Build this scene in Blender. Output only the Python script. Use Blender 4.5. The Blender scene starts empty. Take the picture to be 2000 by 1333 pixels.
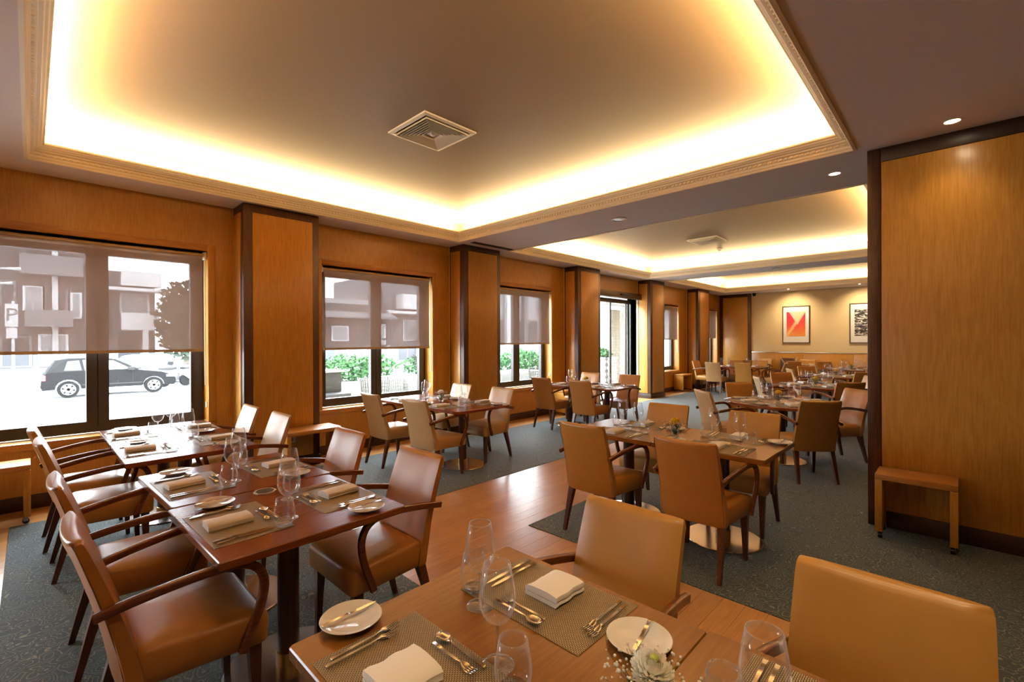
import bpy, bmesh, math, random
from mathutils import Matrix, Vector
random.seed(7)
PI = math.pi
S = bpy.context.scene
COL = S.collection

# ------------------------------------------------------------------ camera
F = 906.93; YAW = 0.76669; PITCH = -.002025; ROLL = -.003578; EYE = 1.55
cy_, sy_ = math.cos(YAW), math.sin(YAW)
fw = Vector((cy_*math.cos(PITCH), sy_*math.cos(PITCH), math.sin(PITCH)))
rt0 = Vector((sy_, -cy_, 0)); up0 = rt0.cross(fw)
rt = rt0*math.cos(ROLL)+up0*math.sin(ROLL); up = up0*math.cos(ROLL)-rt0*math.sin(ROLL)
cam_d = bpy.data.cameras.new('camera'); cam = bpy.data.objects.new('camera', cam_d); COL.objects.link(cam)
cam_d.sensor_width = 36; cam_d.lens = F/2000*36; cam_d.clip_start = .05; cam_d.clip_end = 300
M = Matrix((rt, up, -fw)).transposed().to_4x4(); M.translation = (0, 0, EYE)
cam.matrix_world = M
S.camera = cam

# ------------------------------------------------------------------ world, sun, exposure
w = bpy.data.worlds.new('sky'); S.world = w; w.use_nodes = True
bgn = w.node_tree.nodes['Background']
bgn.inputs[0].default_value = (.90, .95, 1, 1); bgn.inputs[1].default_value = 20.0
sd = bpy.data.lights.new('sun', 'SUN'); sd.energy = 4.0; sd.angle = .05; sd.color = (1, .97, .92)
so = bpy.data.objects.new('sun', sd); COL.objects.link(so)
so.rotation_euler = Vector((.35, .75, -.75)).to_track_quat('-Z', 'Y').to_euler()
S.view_settings.view_transform = 'Standard'
try: S.view_settings.look = 'None'
except Exception: pass
S.view_settings.gamma = 1; S.view_settings.use_curve_mapping = False
S.view_settings.exposure = 0.52
cy = S.cycles
cy.max_bounces = 8; cy.diffuse_bounces = 4; cy.glossy_bounces = 3; cy.transmission_bounces = 4
cy.transparent_max_bounces = 20; cy.caustics_reflective = False; cy.caustics_refractive = False
cy.sample_clamp_indirect = 6.0; cy.use_light_tree = True
try: cy.use_denoising = True
except Exception: pass

def area(name, loc, size, power, color, direction, portal=False, long=(1, 0, 0)):
    d = bpy.data.lights.new(name, 'AREA'); d.shape = 'RECTANGLE'; d.size, d.size_y = size
    d.energy = power; d.color = color
    o = bpy.data.objects.new(name, d); COL.objects.link(o); o.location = loc
    z = -Vector(direction).normalized(); x = Vector(long); y = z.cross(x)
    o.rotation_euler = Matrix((x, y, z)).transposed().to_euler()
    if portal: d.cycles.is_portal = True
    return o

# room numbers (metres); x runs along the window wall, y towards it
CZ, W, CF, FX, RX, RY = 3.12, 6.2, 5.82, 17.25, 4.86, .553
COF = [(-.02, 4.735, .622, 5.715), (5.85, 10.99, .64, 5.70), (11.85, 16.1, .64, 5.66)]
LIPZ, COFZ = 3.24, 3.42
WIN = [(-.45, 1.415), (2.735, 4.56), (5.86, 7.64), (11.98, 13.80), (15.25, 16.93)]
DOOR = (9.02, 11.30)
WARM = (1, .70, .34)
STRIP = 46.0
for cx0, cx1, cy0, cy1 in COF:                                       # LED strips lying in the ceiling coves
    zl = LIPZ+.012; e = .02
    for (a, b, L, n) in (((cx0+cx1)/2, cy0+e, cx1-cx0, (0, .08, 1)), ((cx0+cx1)/2, cy1-e, cx1-cx0, (0, -.08, 1)),
                         (cx0+e, (cy0+cy1)/2, cy1-cy0, (.08, 0, 1)), (cx1-e, (cy0+cy1)/2, cy1-cy0, (-.08, 0, 1))):
        area('cove_strip', (a, b, zl), (L-.1, .03), STRIP*L, WARM, n, long=(0, 1, 0) if n[0] else (1, 0, 0))
WIN_ADDED = (-3.62, -1.78)  # window bay out of view, added to bring more daylight into the room
for a, b in WIN+[WIN_ADDED, DOOR]:
    z0, z1 = (.02, 2.6) if a == DOOR[0] else (.7, 2.5)
    area('portal', ((a+b)/2, W+.32, (z0+z1)/2), (b-a, z1-z0), 1, (1, 1, 1), (0, -1, 0), True)

# ------------------------------------------------------------------ materials
def mat(name, base=(.5, .5, .5), rough=.5, metal=0, spec=.5, **kw):
    m = bpy.data.materials.new(name); m.use_nodes = True
    b = m.node_tree.nodes['Principled BSDF']
    b.inputs['Base Color'].default_value = (*base, 1); b.inputs['Roughness'].default_value = rough
    b.inputs['Metallic'].default_value = metal; b.inputs['Specular IOR Level'].default_value = spec
    for k, v in kw.items(): b.inputs[k.replace('_', ' ')].default_value = v
    return m
def N(m, t, **kw):
    n = m.node_tree.nodes.new(t)
    for k, v in kw.items(): setattr(n, k, v)
    return n
def L(m, a, b): m.node_tree.links.new(a, b)
def bsdf(m): return m.node_tree.nodes['Principled BSDF']
def coords(m, scale=(1, 1, 1), kind='Object', rot=(0, 0, 0)):
    t = N(m, 'ShaderNodeTexCoord'); p = N(m, 'ShaderNodeMapping'); p.inputs['Scale'].default_value = scale
    p.inputs['Rotation'].default_value = rot
    L(m, t.outputs[kind], p.inputs['Vector']); return p.outputs['Vector']
def ramp(m, fac, stops):
    r = N(m, 'ShaderNodeValToRGB'); e = r.color_ramp.elements
    while len(e) < len(stops): e.new(.5)
    for i, (p, c) in enumerate(stops): e[i].position = p; e[i].color = (*c, 1)
    L(m, fac, r.inputs['Fac']); return r.outputs['Color']
def noise(m, vec, scale, detail=4, rough=.55, dist=0):
    n = N(m, 'ShaderNodeTexNoise'); n.inputs['Scale'].default_value = scale; n.inputs['Detail'].default_value = detail
    n.inputs['Roughness'].default_value = rough; n.inputs['Distortion'].default_value = dist
    L(m, vec, n.inputs['Vector']); return n.outputs['Fac']
def mathn(m, op, a, b=None):
    n = N(m, 'ShaderNodeMath', operation=op)
    for i, v in enumerate((a, b)):
        if v is None: continue
        if isinstance(v, (int, float)): n.inputs[i].default_value = v
        else: L(m, v, n.inputs[i])
    return n.outputs[0]
def mixc(m, fac, a, b, mode='MIX'):
    n = N(m, 'ShaderNodeMix', data_type='RGBA', blend_type=mode)
    for s, v in ((n.inputs[0], fac), (n.inputs[6], a), (n.inputs[7], b)):
        if isinstance(v, (int, float)): s.default_value = v
        elif isinstance(v, tuple): s.default_value = (*v, 1)
        else: L(m, v, s)
    return n.outputs[2]
def bump(m, h, strength, dist=.01):
    n = N(m, 'ShaderNodeBump'); n.inputs['Strength'].default_value = strength; n.inputs['Distance'].default_value = dist
    L(m, h, n.inputs['Height']); L(m, n.outputs[0], bsdf(m).inputs['Normal'])
def wood(name, dark, mid, light, rough=.35, along='Z', fine=1.0, figure=.5, tint=0.0, spec=.5, bumpy=.04):
    m = mat(name, mid, rough, spec=spec)
    k = {'Z': (1, 1, .06), 'X': (.06, 1, 1), 'Y': (1, .06, 1)}[along]
    v = coords(m, k)
    v2 = coords(m, {'Z': (1, 1, .22), 'X': (.22, 1, 1), 'Y': (1, .22, 1)}[along])
    g = noise(m, v, 90*fine, 5, .6)
    big = noise(m, v2, 3.2*fine, 2, .5, .6)
    rings = mathn(m, 'SINE', mathn(m, 'MULTIPLY', big, 70.0))
    rings = mathn(m, 'MULTIPLY', rings, .12*figure)
    f = mathn(m, 'ADD', g, rings)
    c = ramp(m, f, [(.28, dark), (.5, mid), (.74, light)])
    if tint:
        oi = N(m, 'ShaderNodeObjectInfo')
        hs = N(m, 'ShaderNodeHueSaturation'); L(m, c, hs.inputs['Color'])
        L(m, mathn(m, 'ADD', mathn(m, 'MULTIPLY', oi.outputs['Random'], tint), 1-tint/2), hs.inputs['Value'])
        c = hs.outputs['Color']
    L(m, c, bsdf(m).inputs['Base Color'])
    bump(m, g, bumpy, .002)
    return m
OAK = wood('oak_veneer', (.43, .190, .028), (.525, .250, .040), (.60, .305, .060), .29, 'Z', figure=.32)
OAKX = wood('oak_flat', (.35, .15, .035), (.47, .21, .05), (.56, .27, .07), .35, 'X', figure=.4)
OAKY = wood('oak_flat_cross', (.35, .15, .035), (.47, .21, .05), (.56, .27, .07), .35, 'Y', figure=.4)
DARKW = wood('wenge_trim', (.035, .014, .007), (.062, .024, .011), (.10, .04, .018), .38, 'Z', figure=.3)
DARKX = wood('wenge_skirting', (.02, .009, .005), (.035, .015, .008), (.055, .024, .012), .4, 'X', figure=.3)
LEGW = wood('dark_beech', (.045, .012, .005), (.075, .022, .009), (.11, .036, .014), .3, 'Z', figure=.3)
ARMW = wood('bent_beech', (.075, .02, .007), (.115, .032, .011), (.16, .05, .018), .25, 'Y', figure=.3)
TOPR = wood('red_mahogany', (.15, .037, .010), (.185, .048, .013), (.22, .060, .016), .20, 'X', figure=.06, bumpy=.015)
TOPH = wood('honey_cherry', (.155, .060, .009), (.185, .073, .0115), (.215, .088, .015), .26, 'X', figure=.06, bumpy=.015, spec=.32)
PLANK = wood('plank_floor', (.44, .215, .070), (.52, .265, .095), (.59, .315, .122), .29, 'X', figure=.25, tint=.20, bumpy=.02)
POSTW = wood('post_wood', (.03, .009, .004), (.05, .015, .007), (.08, .026, .011), .3, 'Z')
def leather(name, c, rough=.34):
    m = mat(name, c, rough, spec=.5)
    v = coords(m)
    n1 = noise(m, v, 9, 3); n2 = noise(m, v, 420, 2)
    L(m, mixc(m, n1, tuple(x*.86 for x in c), tuple(min(1, x*1.12) for x in c)), bsdf(m).inputs['Base Color'])
    bump(m, n2, .10, .0015)
    return m
TAN = leather('tan_leather', (.45, .222, .045))
BROWN = leather('cognac_leather', (.40, .165, .032), .35)
CREAM = leather('cream_leather', (.58, .37, .17), .36)
COGN = leather('saddle_leather', (.44, .20, .045), .32)
SEAM = mat('seam_thread', (.22, .10, .03), .6)
PLASTER = mat('ceiling_plaster', (.72, .66, .66), .8, spec=.2)
COFM = mat('coffer_silk', (.245, .165, .095), .5, spec=.3)
_v = coords(COFM, (.35, 2.4, 1)); bump(COFM, noise(COFM, _v, 2, 3), .05, .03)
CORN = mat('cornice_paint', (.88, .79, .62), .5)
CREAMW = mat('cream_wall_paint', (.76, .60, .34), .6, spec=.3)
_v = coords(CREAMW); bump(CREAMW, noise(CREAMW, _v, 60, 3), .03, .003)
STEEL = mat('brushed_steel', (.62, .58, .52), .22, 1)
CHROME = mat('cutlery_steel', (.80, .76, .70), .12, 1)
BRONZE = mat('bronze_ring', (.50, .32, .12), .25, 1)
BLACKM = mat('black_plastic', (.010, .010, .010), .4, spec=.3)
WFRAME = mat('dark_bronze_frame', (.030, .022, .020), .35)
CHINA = mat('white_china', (.80, .76, .70), .08)
LINEN = mat('white_linen', (.95, .90, .83), .8, spec=.2)
_v = coords(LINEN); bump(LINEN, noise(LINEN, _v, 500, 2), .12, .001)
WHITEP = mat('white_enamel', (.75, .70, .62), .4)
GREYM = mat('grey_metal', (.35, .35, .36), .35, .8)
# woven placemat
MATW = mat('woven_vinyl', (.4, .3, .15), .45)
_v = coords(MATW, (1, 1, 1), 'Object')
_b = N(MATW, 'ShaderNodeTexBrick'); _b.inputs['Scale'].default_value = 1; _b.inputs['Brick Width'].default_value = .0085
_b.inputs['Row Height'].default_value = .0046; _b.inputs['Mortar Size'].default_value = .0011; _b.inputs['Mortar Smooth'].default_value = .3
_b.inputs['Color1'].default_value = (.52, .39, .21, 1); _b.inputs['Color2'].default_value = (.42, .31, .16, 1); _b.inputs['Mortar'].default_value = (.020, .013, .008, 1)
L(MATW, _v, _b.inputs['Vector']); L(MATW, _b.outputs['Color'], bsdf(MATW).inputs['Base Color'])
bump(MATW, mathn(MATW, 'SUBTRACT', 1.0, _b.outputs['Fac']), .6, .002)
# carpet with scrolls
CARP = mat('scroll_carpet', (.05, .075, .085), .8, spec=.35, Sheen_Weight=.08, Sheen_Roughness=.4)
_v = coords(CARP)
_w = N(CARP, 'ShaderNodeTexNoise'); _w.inputs['Scale'].default_value = 9; _w.inputs['Detail'].default_value = 1
L(CARP, _v, _w.inputs['Vector'])
_mx = mixc(CARP, .07, _v, _w.outputs['Color'])
_vo = N(CARP, 'ShaderNodeTexVoronoi', feature='F1'); _vo.inputs['Scale'].default_value = 17; L(CARP, _mx, _vo.inputs['Vector'])
_s = mathn(CARP, 'ABSOLUTE', mathn(CARP, 'SINE', mathn(CARP, 'MULTIPLY', _vo.outputs['Distance'], 13.0)))
_ln = ramp(CARP, _s, [(.0, (1, 1, 1)), (.16, (.9, .9, .9)), (.30, (0, 0, 0))])
_fz = noise(CARP, _v, 260, 2, .7)
_bs = ramp(CARP, _fz, [(.3, (.022, .036, .042)), (.7, (.068, .098, .110))])
_fc = mixc(CARP, mathn(CARP, 'MULTIPLY', _ln, .60), _bs, (.34, .33, .25))
L(CARP, _fc, bsdf(CARP).inputs['Base Color']); bump(CARP, _fz, .5, .004)

def glass(name, tint=(.97, .97, .97), base=.035, edge=.75, pw=3.2, veil=0.0, veilc=(.9, .93, .95), rim_glint=0.0):
    m = bpy.data.materials.new(name); m.use_nodes = True; nt = m.node_tree
    nt.nodes.remove(nt.nodes['Principled BSDF']); out = nt.nodes['Material Output']
    t = N(m, 'ShaderNodeBsdfTransparent'); t.inputs[0].default_value = (*tint, 1)
    g = N(m, 'ShaderNodeBsdfGlossy'); g.inputs['Roughness'].default_value = .01; g.inputs[0].default_value = (1, 1, 1, 1)
    lw = N(m, 'ShaderNodeLayerWeight'); lw.inputs[0].default_value = .5
    f = mathn(m, 'ADD', mathn(m, 'MULTIPLY', mathn(m, 'POWER', lw.outputs['Facing'], pw), edge), base)
    mx = N(m, 'ShaderNodeMixShader'); L(m, f, mx.inputs[0]); L(m, t.outputs[0], mx.inputs[1]); L(m, g.outputs[0], mx.inputs[2])
    if rim_glint:  # white scatter mixed in at grazing angles imitates bright edge highlights
        df = N(m, 'ShaderNodeBsdfDiffuse'); df.inputs[0].default_value = (1, 1, 1, 1); tl = N(m, 'ShaderNodeBsdfTranslucent'); tl.inputs[0].default_value = (1, 1, 1, 1)
        dt = N(m, 'ShaderNodeMixShader'); L(m, df.outputs[0], dt.inputs[1]); L(m, tl.outputs[0], dt.inputs[2])
        ge = N(m, 'ShaderNodeMixShader'); ge.inputs[0].default_value = rim_glint
        L(m, g.outputs[0], ge.inputs[1]); L(m, dt.outputs[0], ge.inputs[2]); L(m, ge.outputs[0], mx.inputs[2])
    res = mx.outputs[0]
    if veil:
        d = N(m, 'ShaderNodeBsdfTranslucent'); d.inputs[0].default_value = (*veilc, 1)
        m2 = N(m, 'ShaderNodeMixShader'); m2.inputs[0].default_value = veil
        L(m, res, m2.inputs[1]); L(m, d.outputs[0], m2.inputs[2]); res = m2.outputs[0]
    L(m, res, out.inputs['Surface']); return m
GLASS = glass('drinking_glass', (.97, .97, .975), .05, .9, 2.8, rim_glint=.35)
SOLID = mat('solid_clear_glass', (1, 1, 1), .0, spec=.5, Transmission_Weight=1.0, IOR=1.45)
_t = N(SOLID, 'ShaderNodeBsdfTransparent'); _m = N(SOLID, 'ShaderNodeMixShader'); _m.inputs[0].default_value = .42
L(SOLID, _t.outputs[0], _m.inputs[1]); L(SOLID, bsdf(SOLID).outputs[0], _m.inputs[2]); L(SOLID, _m.outputs[0], SOLID.node_tree.nodes['Material Output'].inputs['Surface'])
BOWLG = glass('thin_glass_wall', (.985, .985, .99), .035, .80, 3.4, rim_glint=.30)
PANE = glass('veiled_window_glass', (.96, .98, .98), .02, .5, 4, .0015)  # faint translucent veil imitates the hazy glare over the street
def screen():
    m = bpy.data.materials.new('screen_fabric'); m.use_nodes = True; nt = m.node_tree
    nt.nodes.remove(nt.nodes['Principled BSDF']); out = nt.nodes['Material Output']
    t = N(m, 'ShaderNodeBsdfTransparent'); t.inputs[0].default_value = (.9, .9, .92, 1)
    d = N(m, 'ShaderNodeBsdfDiffuse'); d.inputs[0].default_value = (.44, .335, .265, 1)
    r = N(m, 'ShaderNodeBsdfTranslucent'); r.inputs[0].default_value = (.40, .36, .34, 1)
    a = N(m, 'ShaderNodeMixShader'); a.inputs[0].default_value = .035
    L(m, d.outputs[0], a.inputs[1]); L(m, r.outputs[0], a.inputs[2])
    v = coords(m, (1, 1, 1)); ns = noise(m, v, 160, 2)
    b = N(m, 'ShaderNodeMixShader'); L(m, mathn(m, 'ADD', mathn(m, 'MULTIPLY', ns, .08), .60), b.inputs[0])
    L(m, t.outputs[0], b.inputs[1]); L(m, a.outputs[0], b.inputs[2]); L(m, b.outputs[0], out.inputs['Surface'])
    return m
SCREEN = screen()
ROLLER = mat('roller_cloth', (.50, .38, .24), .7)
LAMP = mat('lamp_glow', (1, .9, .7), .5, Emission_Strength=25.0); bsdf(LAMP).inputs['Emission Color'].default_value = (1, .78, .5, 1)

# ------------------------------------------------------------------ mesh helpers
class MB:
    def __init__(s): s.v = []; s.f = []
    def add(s, vs, fs):
        o = len(s.v); s.v += [tuple(p) for p in vs]; s.f += [tuple(o+i for i in f) for f in fs]; return s
    def box(s, x0, x1, y0, y1, z0, z1):
        return s.add([(x, y, z) for z in (z0, z1) for y in (y0, y1) for x in (x0, x1)],
                     [(0, 2, 3, 1), (4, 5, 7, 6), (0, 1, 5, 4), (2, 6, 7, 3), (0, 4, 6, 2), (1, 3, 7, 5)])
    def loft(s, rings, cap0=True, cap1=True, close=False):
        n = len(rings[0]); vs = [p for r in rings for p in r]; fs = []
        m = len(rings)
        for i in range(m if close else m-1):
            for j in range(n):
                a, b = i*n+j, i*n+(j+1) % n; c, d = ((i+1) % m)*n+(j+1) % n, ((i+1) % m)*n+j
                fs.append((a, b, c, d))
        if not close:
            if cap0: fs.append(tuple(range(n))[::-1])
            if cap1: fs.append(tuple((m-1)*n+j for j in range(n)))
        return s.add(vs, fs)
    def lathe(s, prof, n=24, c=(0, 0, 0), caps=False):
        rings = [[(c[0]+r*math.cos(2*PI*j/n), c[1]+r*math.sin(2*PI*j/n), c[2]+z) for j in range(n)] for r, z in prof]
        return s.loft(rings, caps, caps)
    def tube(s, pts, r, n=8, caps=True):
        P = [Vector(p) for p in pts]; rings = []; up = Vector((0, 0, 1))
        rr = r if isinstance(r, (list, tuple)) else [r]*len(P)
        for i, p in enumerate(P):
            t = (P[min(i+1, len(P)-1)]-P[max(i-1, 0)]).normalized()
            a = t.cross(up if abs(t.z) < .95 else Vector((1, 0, 0))).normalized(); b = a.cross(t)
            rings.append([tuple(p+(a*math.cos(2*PI*j/n)+b*math.sin(2*PI*j/n))*rr[i]) for j in range(n)])
        return s.loft(rings, caps, caps)
    def sweep(s, pts, prof, side=Vector((1, 0, 0))):
        P = [Vector(p) for p in pts]; rings = []
        for i, p in enumerate(P):
            t = (P[min(i+1, len(P)-1)]-P[max(i-1, 0)]).normalized()
            a = (side-t*side.dot(t)).normalized(); b = t.cross(a)
            rings.append([tuple(p+a*u+b*v) for u, v in prof])
        return s.loft(rings)
    def xf(s, M):
        s.v = [tuple(M @ Vector(p)) for p in s.v]; return s
    def mesh(s, name, m, smooth=None):
        me = bpy.data.meshes.new(name); me.from_pydata(s.v, [], s.f)
        bm = bmesh.new(); bm.from_mesh(me); bmesh.ops.recalc_face_normals(bm, faces=bm.faces); bm.to_mesh(me); bm.free()
        if m: me.materials.append(m)
        if smooth is not None:
            me.shade_smooth()
            if smooth < 3: me.set_sharp_from_angle(angle=smooth)
        return me
    def obj(s, name, m, parent=None, smooth=None, **props):
        return link(name, s.mesh(name, m, smooth), parent, **props)
def link(name, me, parent=None, loc=None, rz=0, **props):
    o = bpy.data.objects.new(name, me); COL.objects.link(o)
    if parent: o.parent = parent
    if loc: o.location = loc
    if rz: o.rotation_euler.z = rz
    for k, v in props.items(): o[k] = v
    return o
def thing(name, label, cat, loc=(0, 0, 0), rz=0, group=None):
    o = link(name, None, None, loc, rz); o.empty_display_size = .05
    o['label'] = label; o['category'] = cat
    if group: o['group'] = group
    return o
def tag(o, label, cat, group=None):
    o['label'] = label; o['category'] = cat
    if group: o['group'] = group
    return o
def dup(root, loc, rz, label=None, group=None):
    r = root.copy(); COL.objects.link(r); r.location = loc; r.rotation_euler.z = rz
    if label: r['label'] = label
    if group: r['group'] = group
    for ch in list(root.children):
        c = ch.copy(); COL.objects.link(c); c.parent = r
        for g in ch.children:
            d = g.copy(); COL.objects.link(d); d.parent = c
    return r
def bbox(name, x0, x1, y0, y1, z0, z1, m, parent=None, bev=0.0, seg=2, **props):
    me = bpy.data.meshes.new(name); bm = bmesh.new()
    bmesh.ops.create_cube(bm, size=1, matrix=Matrix.Translation(((x0+x1)/2, (y0+y1)/2, (z0+z1)/2)) @ Matrix.Diagonal((x1-x0, y1-y0, z1-z0, 1)))
    if bev: bmesh.ops.bevel(bm, geom=bm.edges[:], offset=bev, segments=seg, affect='EDGES', profile=.5)
    bm.to_mesh(me); bm.free(); me.materials.append(m)
    if bev: me.shade_smooth(); me.set_sharp_from_angle(angle=.6)
    return link(name, me, parent, **props)
def struct(name): return link(name, None, None, kind='structure')
def rrect(hx0, hx1, hy, r, n=5, z=0.0, yc=0.0):
    """rounded trapezoid outline: half width hx0 at y=-hy, hx1 at y=+hy"""
    out = []
    for (sx, sy, a0) in ((1, -1, -PI/2), (1, 1, 0), (-1, 1, PI/2), (-1, -1, PI)):
        hx = hx0 if sy < 0 else hx1
        for k in range(n):
            a = a0+PI/2*k/(n-1)
            out.append((sx*(hx-r)+r*math.cos(a), yc+sy*(hy-r)+r*math.sin(a), z))
    return out

# ------------------------------------------------------------------ floor, carpet
floor = bbox('floor', -5.2, FX+.3, -3.2, W+.4, -.12, -.022, DARKX, kind='structure')
PW, PG = .121, .0009
plank_meshes = {}
def plank(x0, x1, y0):
    Lx = round(x1-x0, 3)
    if Lx not in plank_meshes:
        o = bbox('plank', 0, Lx-PG, 0, PW-PG, -.022, 0, PLANK, None, .0008, 1); plank_meshes[Lx] = o.data; bpy.data.objects.remove(o)
    link('plank', plank_meshes[Lx], floor, (x0, y0, 0))
def planks(xa, xb, ya, yb, Lp=1.8):
    rows = int(math.ceil((yb-ya)/PW-.01))
    for r in range(rows):
        y = ya+r*PW; x = xa-((r*.47) % 1)*Lp
        while x < xb:
            a, b = max(x, xa), min(x+Lp, xb)
            if b-a > .02: plank(a, b, y)
            x += Lp
planks(1.70, 2.88, 2.59-27*PW, 2.59)
planks(1.70, 6.35, 2.59, 3.735)
planks(-.7, -.126, 5.70-52*PW, 5.70)
planks(-.7, FX, 5.70, 6.19, 2.2)
bbox('board_field', -5.2, -.702, -3.1, 6.19, -.0218, 0, PLANK, floor)
# fitted carpet: one U shaped piece around the plank aisle
cm = MB()
poly = [(-.126, -3.1), (1.698, -3.1), (1.698, 3.738), (6.352, 3.738), (6.352, 2.594), (2.882, 2.594), (2.882, -3.1), (FX, -3.1), (FX, 5.698), (-.126, 5.698)]
poly = [(min(x, FX-.04), y) for x, y in poly]; n = len(poly)
cm.add([(x, y, -.02) for x, y in poly]+[(x, y, .004) for x, y in poly], [tuple(range(n, 2*n))]+[(i, (i+1) % n, n+(i+1) % n, n+i) for i in range(n)])
tag(cm.obj('carpet', CARP), 'blue grey fitted carpet with pale scrolls around the wooden aisle', 'carpet')

# ------------------------------------------------------------------ ceiling with three coffers
ceil = struct('ceiling')
sb = MB()
xs = [-5.2, COF[0][0], COF[0][1], COF[1][0], COF[1][1], COF[2][0], COF[2][1], FX+.3]; 
for i in range(7):
    if i % 2 == 0: sb.box(xs[i], xs[i+1], -3.2, W+.4, CZ, CZ+.10)
    else:
        c = COF[i//2]; sb.box(xs[i], xs[i+1], -3.2, c[2], CZ, CZ+.10); sb.box(xs[i], xs[i+1], c[3], W+.4, CZ, CZ+.10)
sb.obj('soffit', PLASTER, ceil)
for c in COF:
    cb = MB(); o = .10; x0, x1, y0, y1 = c[0]-o, c[1]+o, c[2]-o, c[3]+o
    cb.box(x0, x1, y0, y1, COFZ, COFZ+.05)
    cb.box(x0-.05, x0, y0, y1, CZ+.1, COFZ+.05).box(x1, x1+.05, y0, y1, CZ+.1, COFZ+.05)
    cb.box(x0, x1, y0-.05, y0, CZ+.1, COFZ+.05).box(x0, x1, y1, y1+.05, CZ+.1, COFZ+.05)
    cb.obj('coffer', COFM, ceil)
roof = bbox('roof', -5.4, FX+.6, -3.4, W+.75, COFZ+.12, COFZ+.3, PLASTER, kind='structure')
CP = [(-.014, .0), (-.014, -.010), (.006, -.014), (.012, -.008), (.014, .004), (.022, .012), (.024, .030), (.030, .034), (.030, .056), (.040, .058), (.052, .062), (.056, .074),
      (.074, .078), (.080, .086), (.092, .092), (.100, .106), (.112, .110), (.112, .124), (.100, .128), (.090, .122), (.07, .110), (.0, .108), (.0, .0)]
for i, (x0, x1, y0, y1) in enumerate(COF):
    rings = [[(x0+o, y0+o, CZ+z), (x1-o, y0+o, CZ+z), (x1-o, y1-o, CZ+z), (x0+o, y1-o, CZ+z)] for o, z in CP]
    t = MB().loft(rings, False, False).obj('trim_%d' % (i+1), CORN, None, kind='structure')
    d = MB(); sp = .042; o0, o1 = .029, .043; z0, z1 = CZ+.036, CZ+.054
    for k in range(int((x1-x0-.12)/sp)):
        a = x0+.06+k*sp; d.box(a, a+.024, y1-o1, y1-o0, z0, z1)
        if i < 1: d.box(a, a+.024, y0+o0, y0+o1, z0, z1)
    for k in range(int((y1-y0-.12)/sp)):
        a = y0+.06+k*sp; d.box(x1-o1, x1-o0, a, a+.024, z0, z1)
        if i < 1: d.box(x0+o0, x0+o1, a, a+.024, z0, z1)
    d.obj('dentil', CORN, t, kind='stuff')

# ------------------------------------------------------------------ window wall
BAYS = [(-5.2, -1.5), (-.65, 1.675), (2.535, 4.91), (5.745, 8.065), (8.91, 11.27), (12.07, 14.38), (15.25, FX)]
COLS = [(-1.5, -.65), (1.675, 2.535), (4.91, 5.745), (8.065, 8.91), (11.27, 12.07), (14.38, 15.25)]
WZ0, WZ1, TH = .62, 2.58, .30
wall = struct('wall_window')
outer = MB()
for i, (a, b) in enumerate(BAYS):
    oi = [WIN_ADDED, WIN[0], WIN[1], WIN[2], DOOR, WIN[3], WIN[4]][i]
    isd = i == 4
    z0, z1 = (0.0, 2.66) if isd else (WZ0, WZ1)
    outer.box(a, oi[0]-.001, W+.03, W+TH, 0, CZ).box(oi[1]+.001, b, W+.03, W+TH, 0, CZ).box(oi[0], oi[1], W+.03, W+TH, z1, CZ)
    if not isd: outer.box(oi[0], oi[1], W+.03, W+TH, 0, z0-.01)
    m = .07
    bbox('panel', a, max(a+.01, oi[0]-m), W, W+.03, .0, CZ, OAK, wall)
    bbox('panel', oi[1]+m, max(b, oi[1]+m+.02), W, W+.03, .0, CZ, OAK, wall)
    bbox('panel', oi[0]-m, oi[1]+m, W, W+.03, z1+m, CZ, OAK, wall)
    if not isd:
        bbox('panel', oi[0]-m, oi[1]+m, W, W+.03, .0, z0-.075, OAK, wall)
    # oak architrave round the opening
    bbox('trim', oi[0]-m, oi[0], W-.012, W+.02, 0 if isd else z0-.075, z1+m, OAK, wall, .004)
    bbox('trim', oi[1], oi[1]+m, W-.012, W+.02, 0 if isd else z0-.075, z1+m, OAK, wall, .004)
    bbox('trim', oi[0], oi[1], W-.012, W+.02, z1, z1+m, OAKX, wall, .004)
    bbox('reveal', oi[0]-.02, oi[0], W+.02, W+TH, z0, z1, OAK, wall); bbox('reveal', oi[1], oi[1]+.02, W+.02, W+TH, z0, z1, OAK, wall)
    bbox('reveal', oi[0], oi[1], W+.02, W+TH, z1, z1+.02, OAKX, wall)
    if not isd: bbox('sill', oi[0]-m, oi[1]+m, W-.035, W+.12, z0-.075, z0-.005, OAKX, wall, .012)
for a, b in COLS: outer.box(a, b, W-.02, W+TH, 0, CZ)
outer.box(-5.4, FX+.6, W+.04, W+TH+.4, CZ+.10, COFZ+.12)
outer.obj('core', CREAMW, wall)
for a, b in [(-5.2, -1.51), (-.64, 1.67), (2.54, 4.905), (5.75, 8.06), (12.075, 14.375), (15.255, FX)]:
    pass
bb = struct('baseboard_window')
for a, b in [(-5.2, -1.51), (-.64, 1.67), (2.54, 4.905), (5.75, 8.06), (12.075, 14.375), (15.255, FX)]:
    bbox('board', a, b, W-.018, W, .0, .13, DARKX, bb, .004)
for i, (a, b) in enumerate(COLS):
    c = struct('column')
    bbox('frame', a, b, CF, W-.021, 0.001, CZ-.001, DARKW, c, .004)
    bbox('panel', a+.095, b-.085, CF-.012, CF, .14, CZ-.10, OAK, c, .004)
    bbox('panel', a-.010, a, CF+.085, W-.055, .14, CZ-.10, OAK, c, .003)
    bbox('panel', b, b+.010, CF+.085, W-.055, .14, CZ-.10, OAK, c, .003)
    bbox('skirting', a-.008, b+.008, CF-.010, W-.03, 0.002, .12, DARKX, c, .003)

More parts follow.
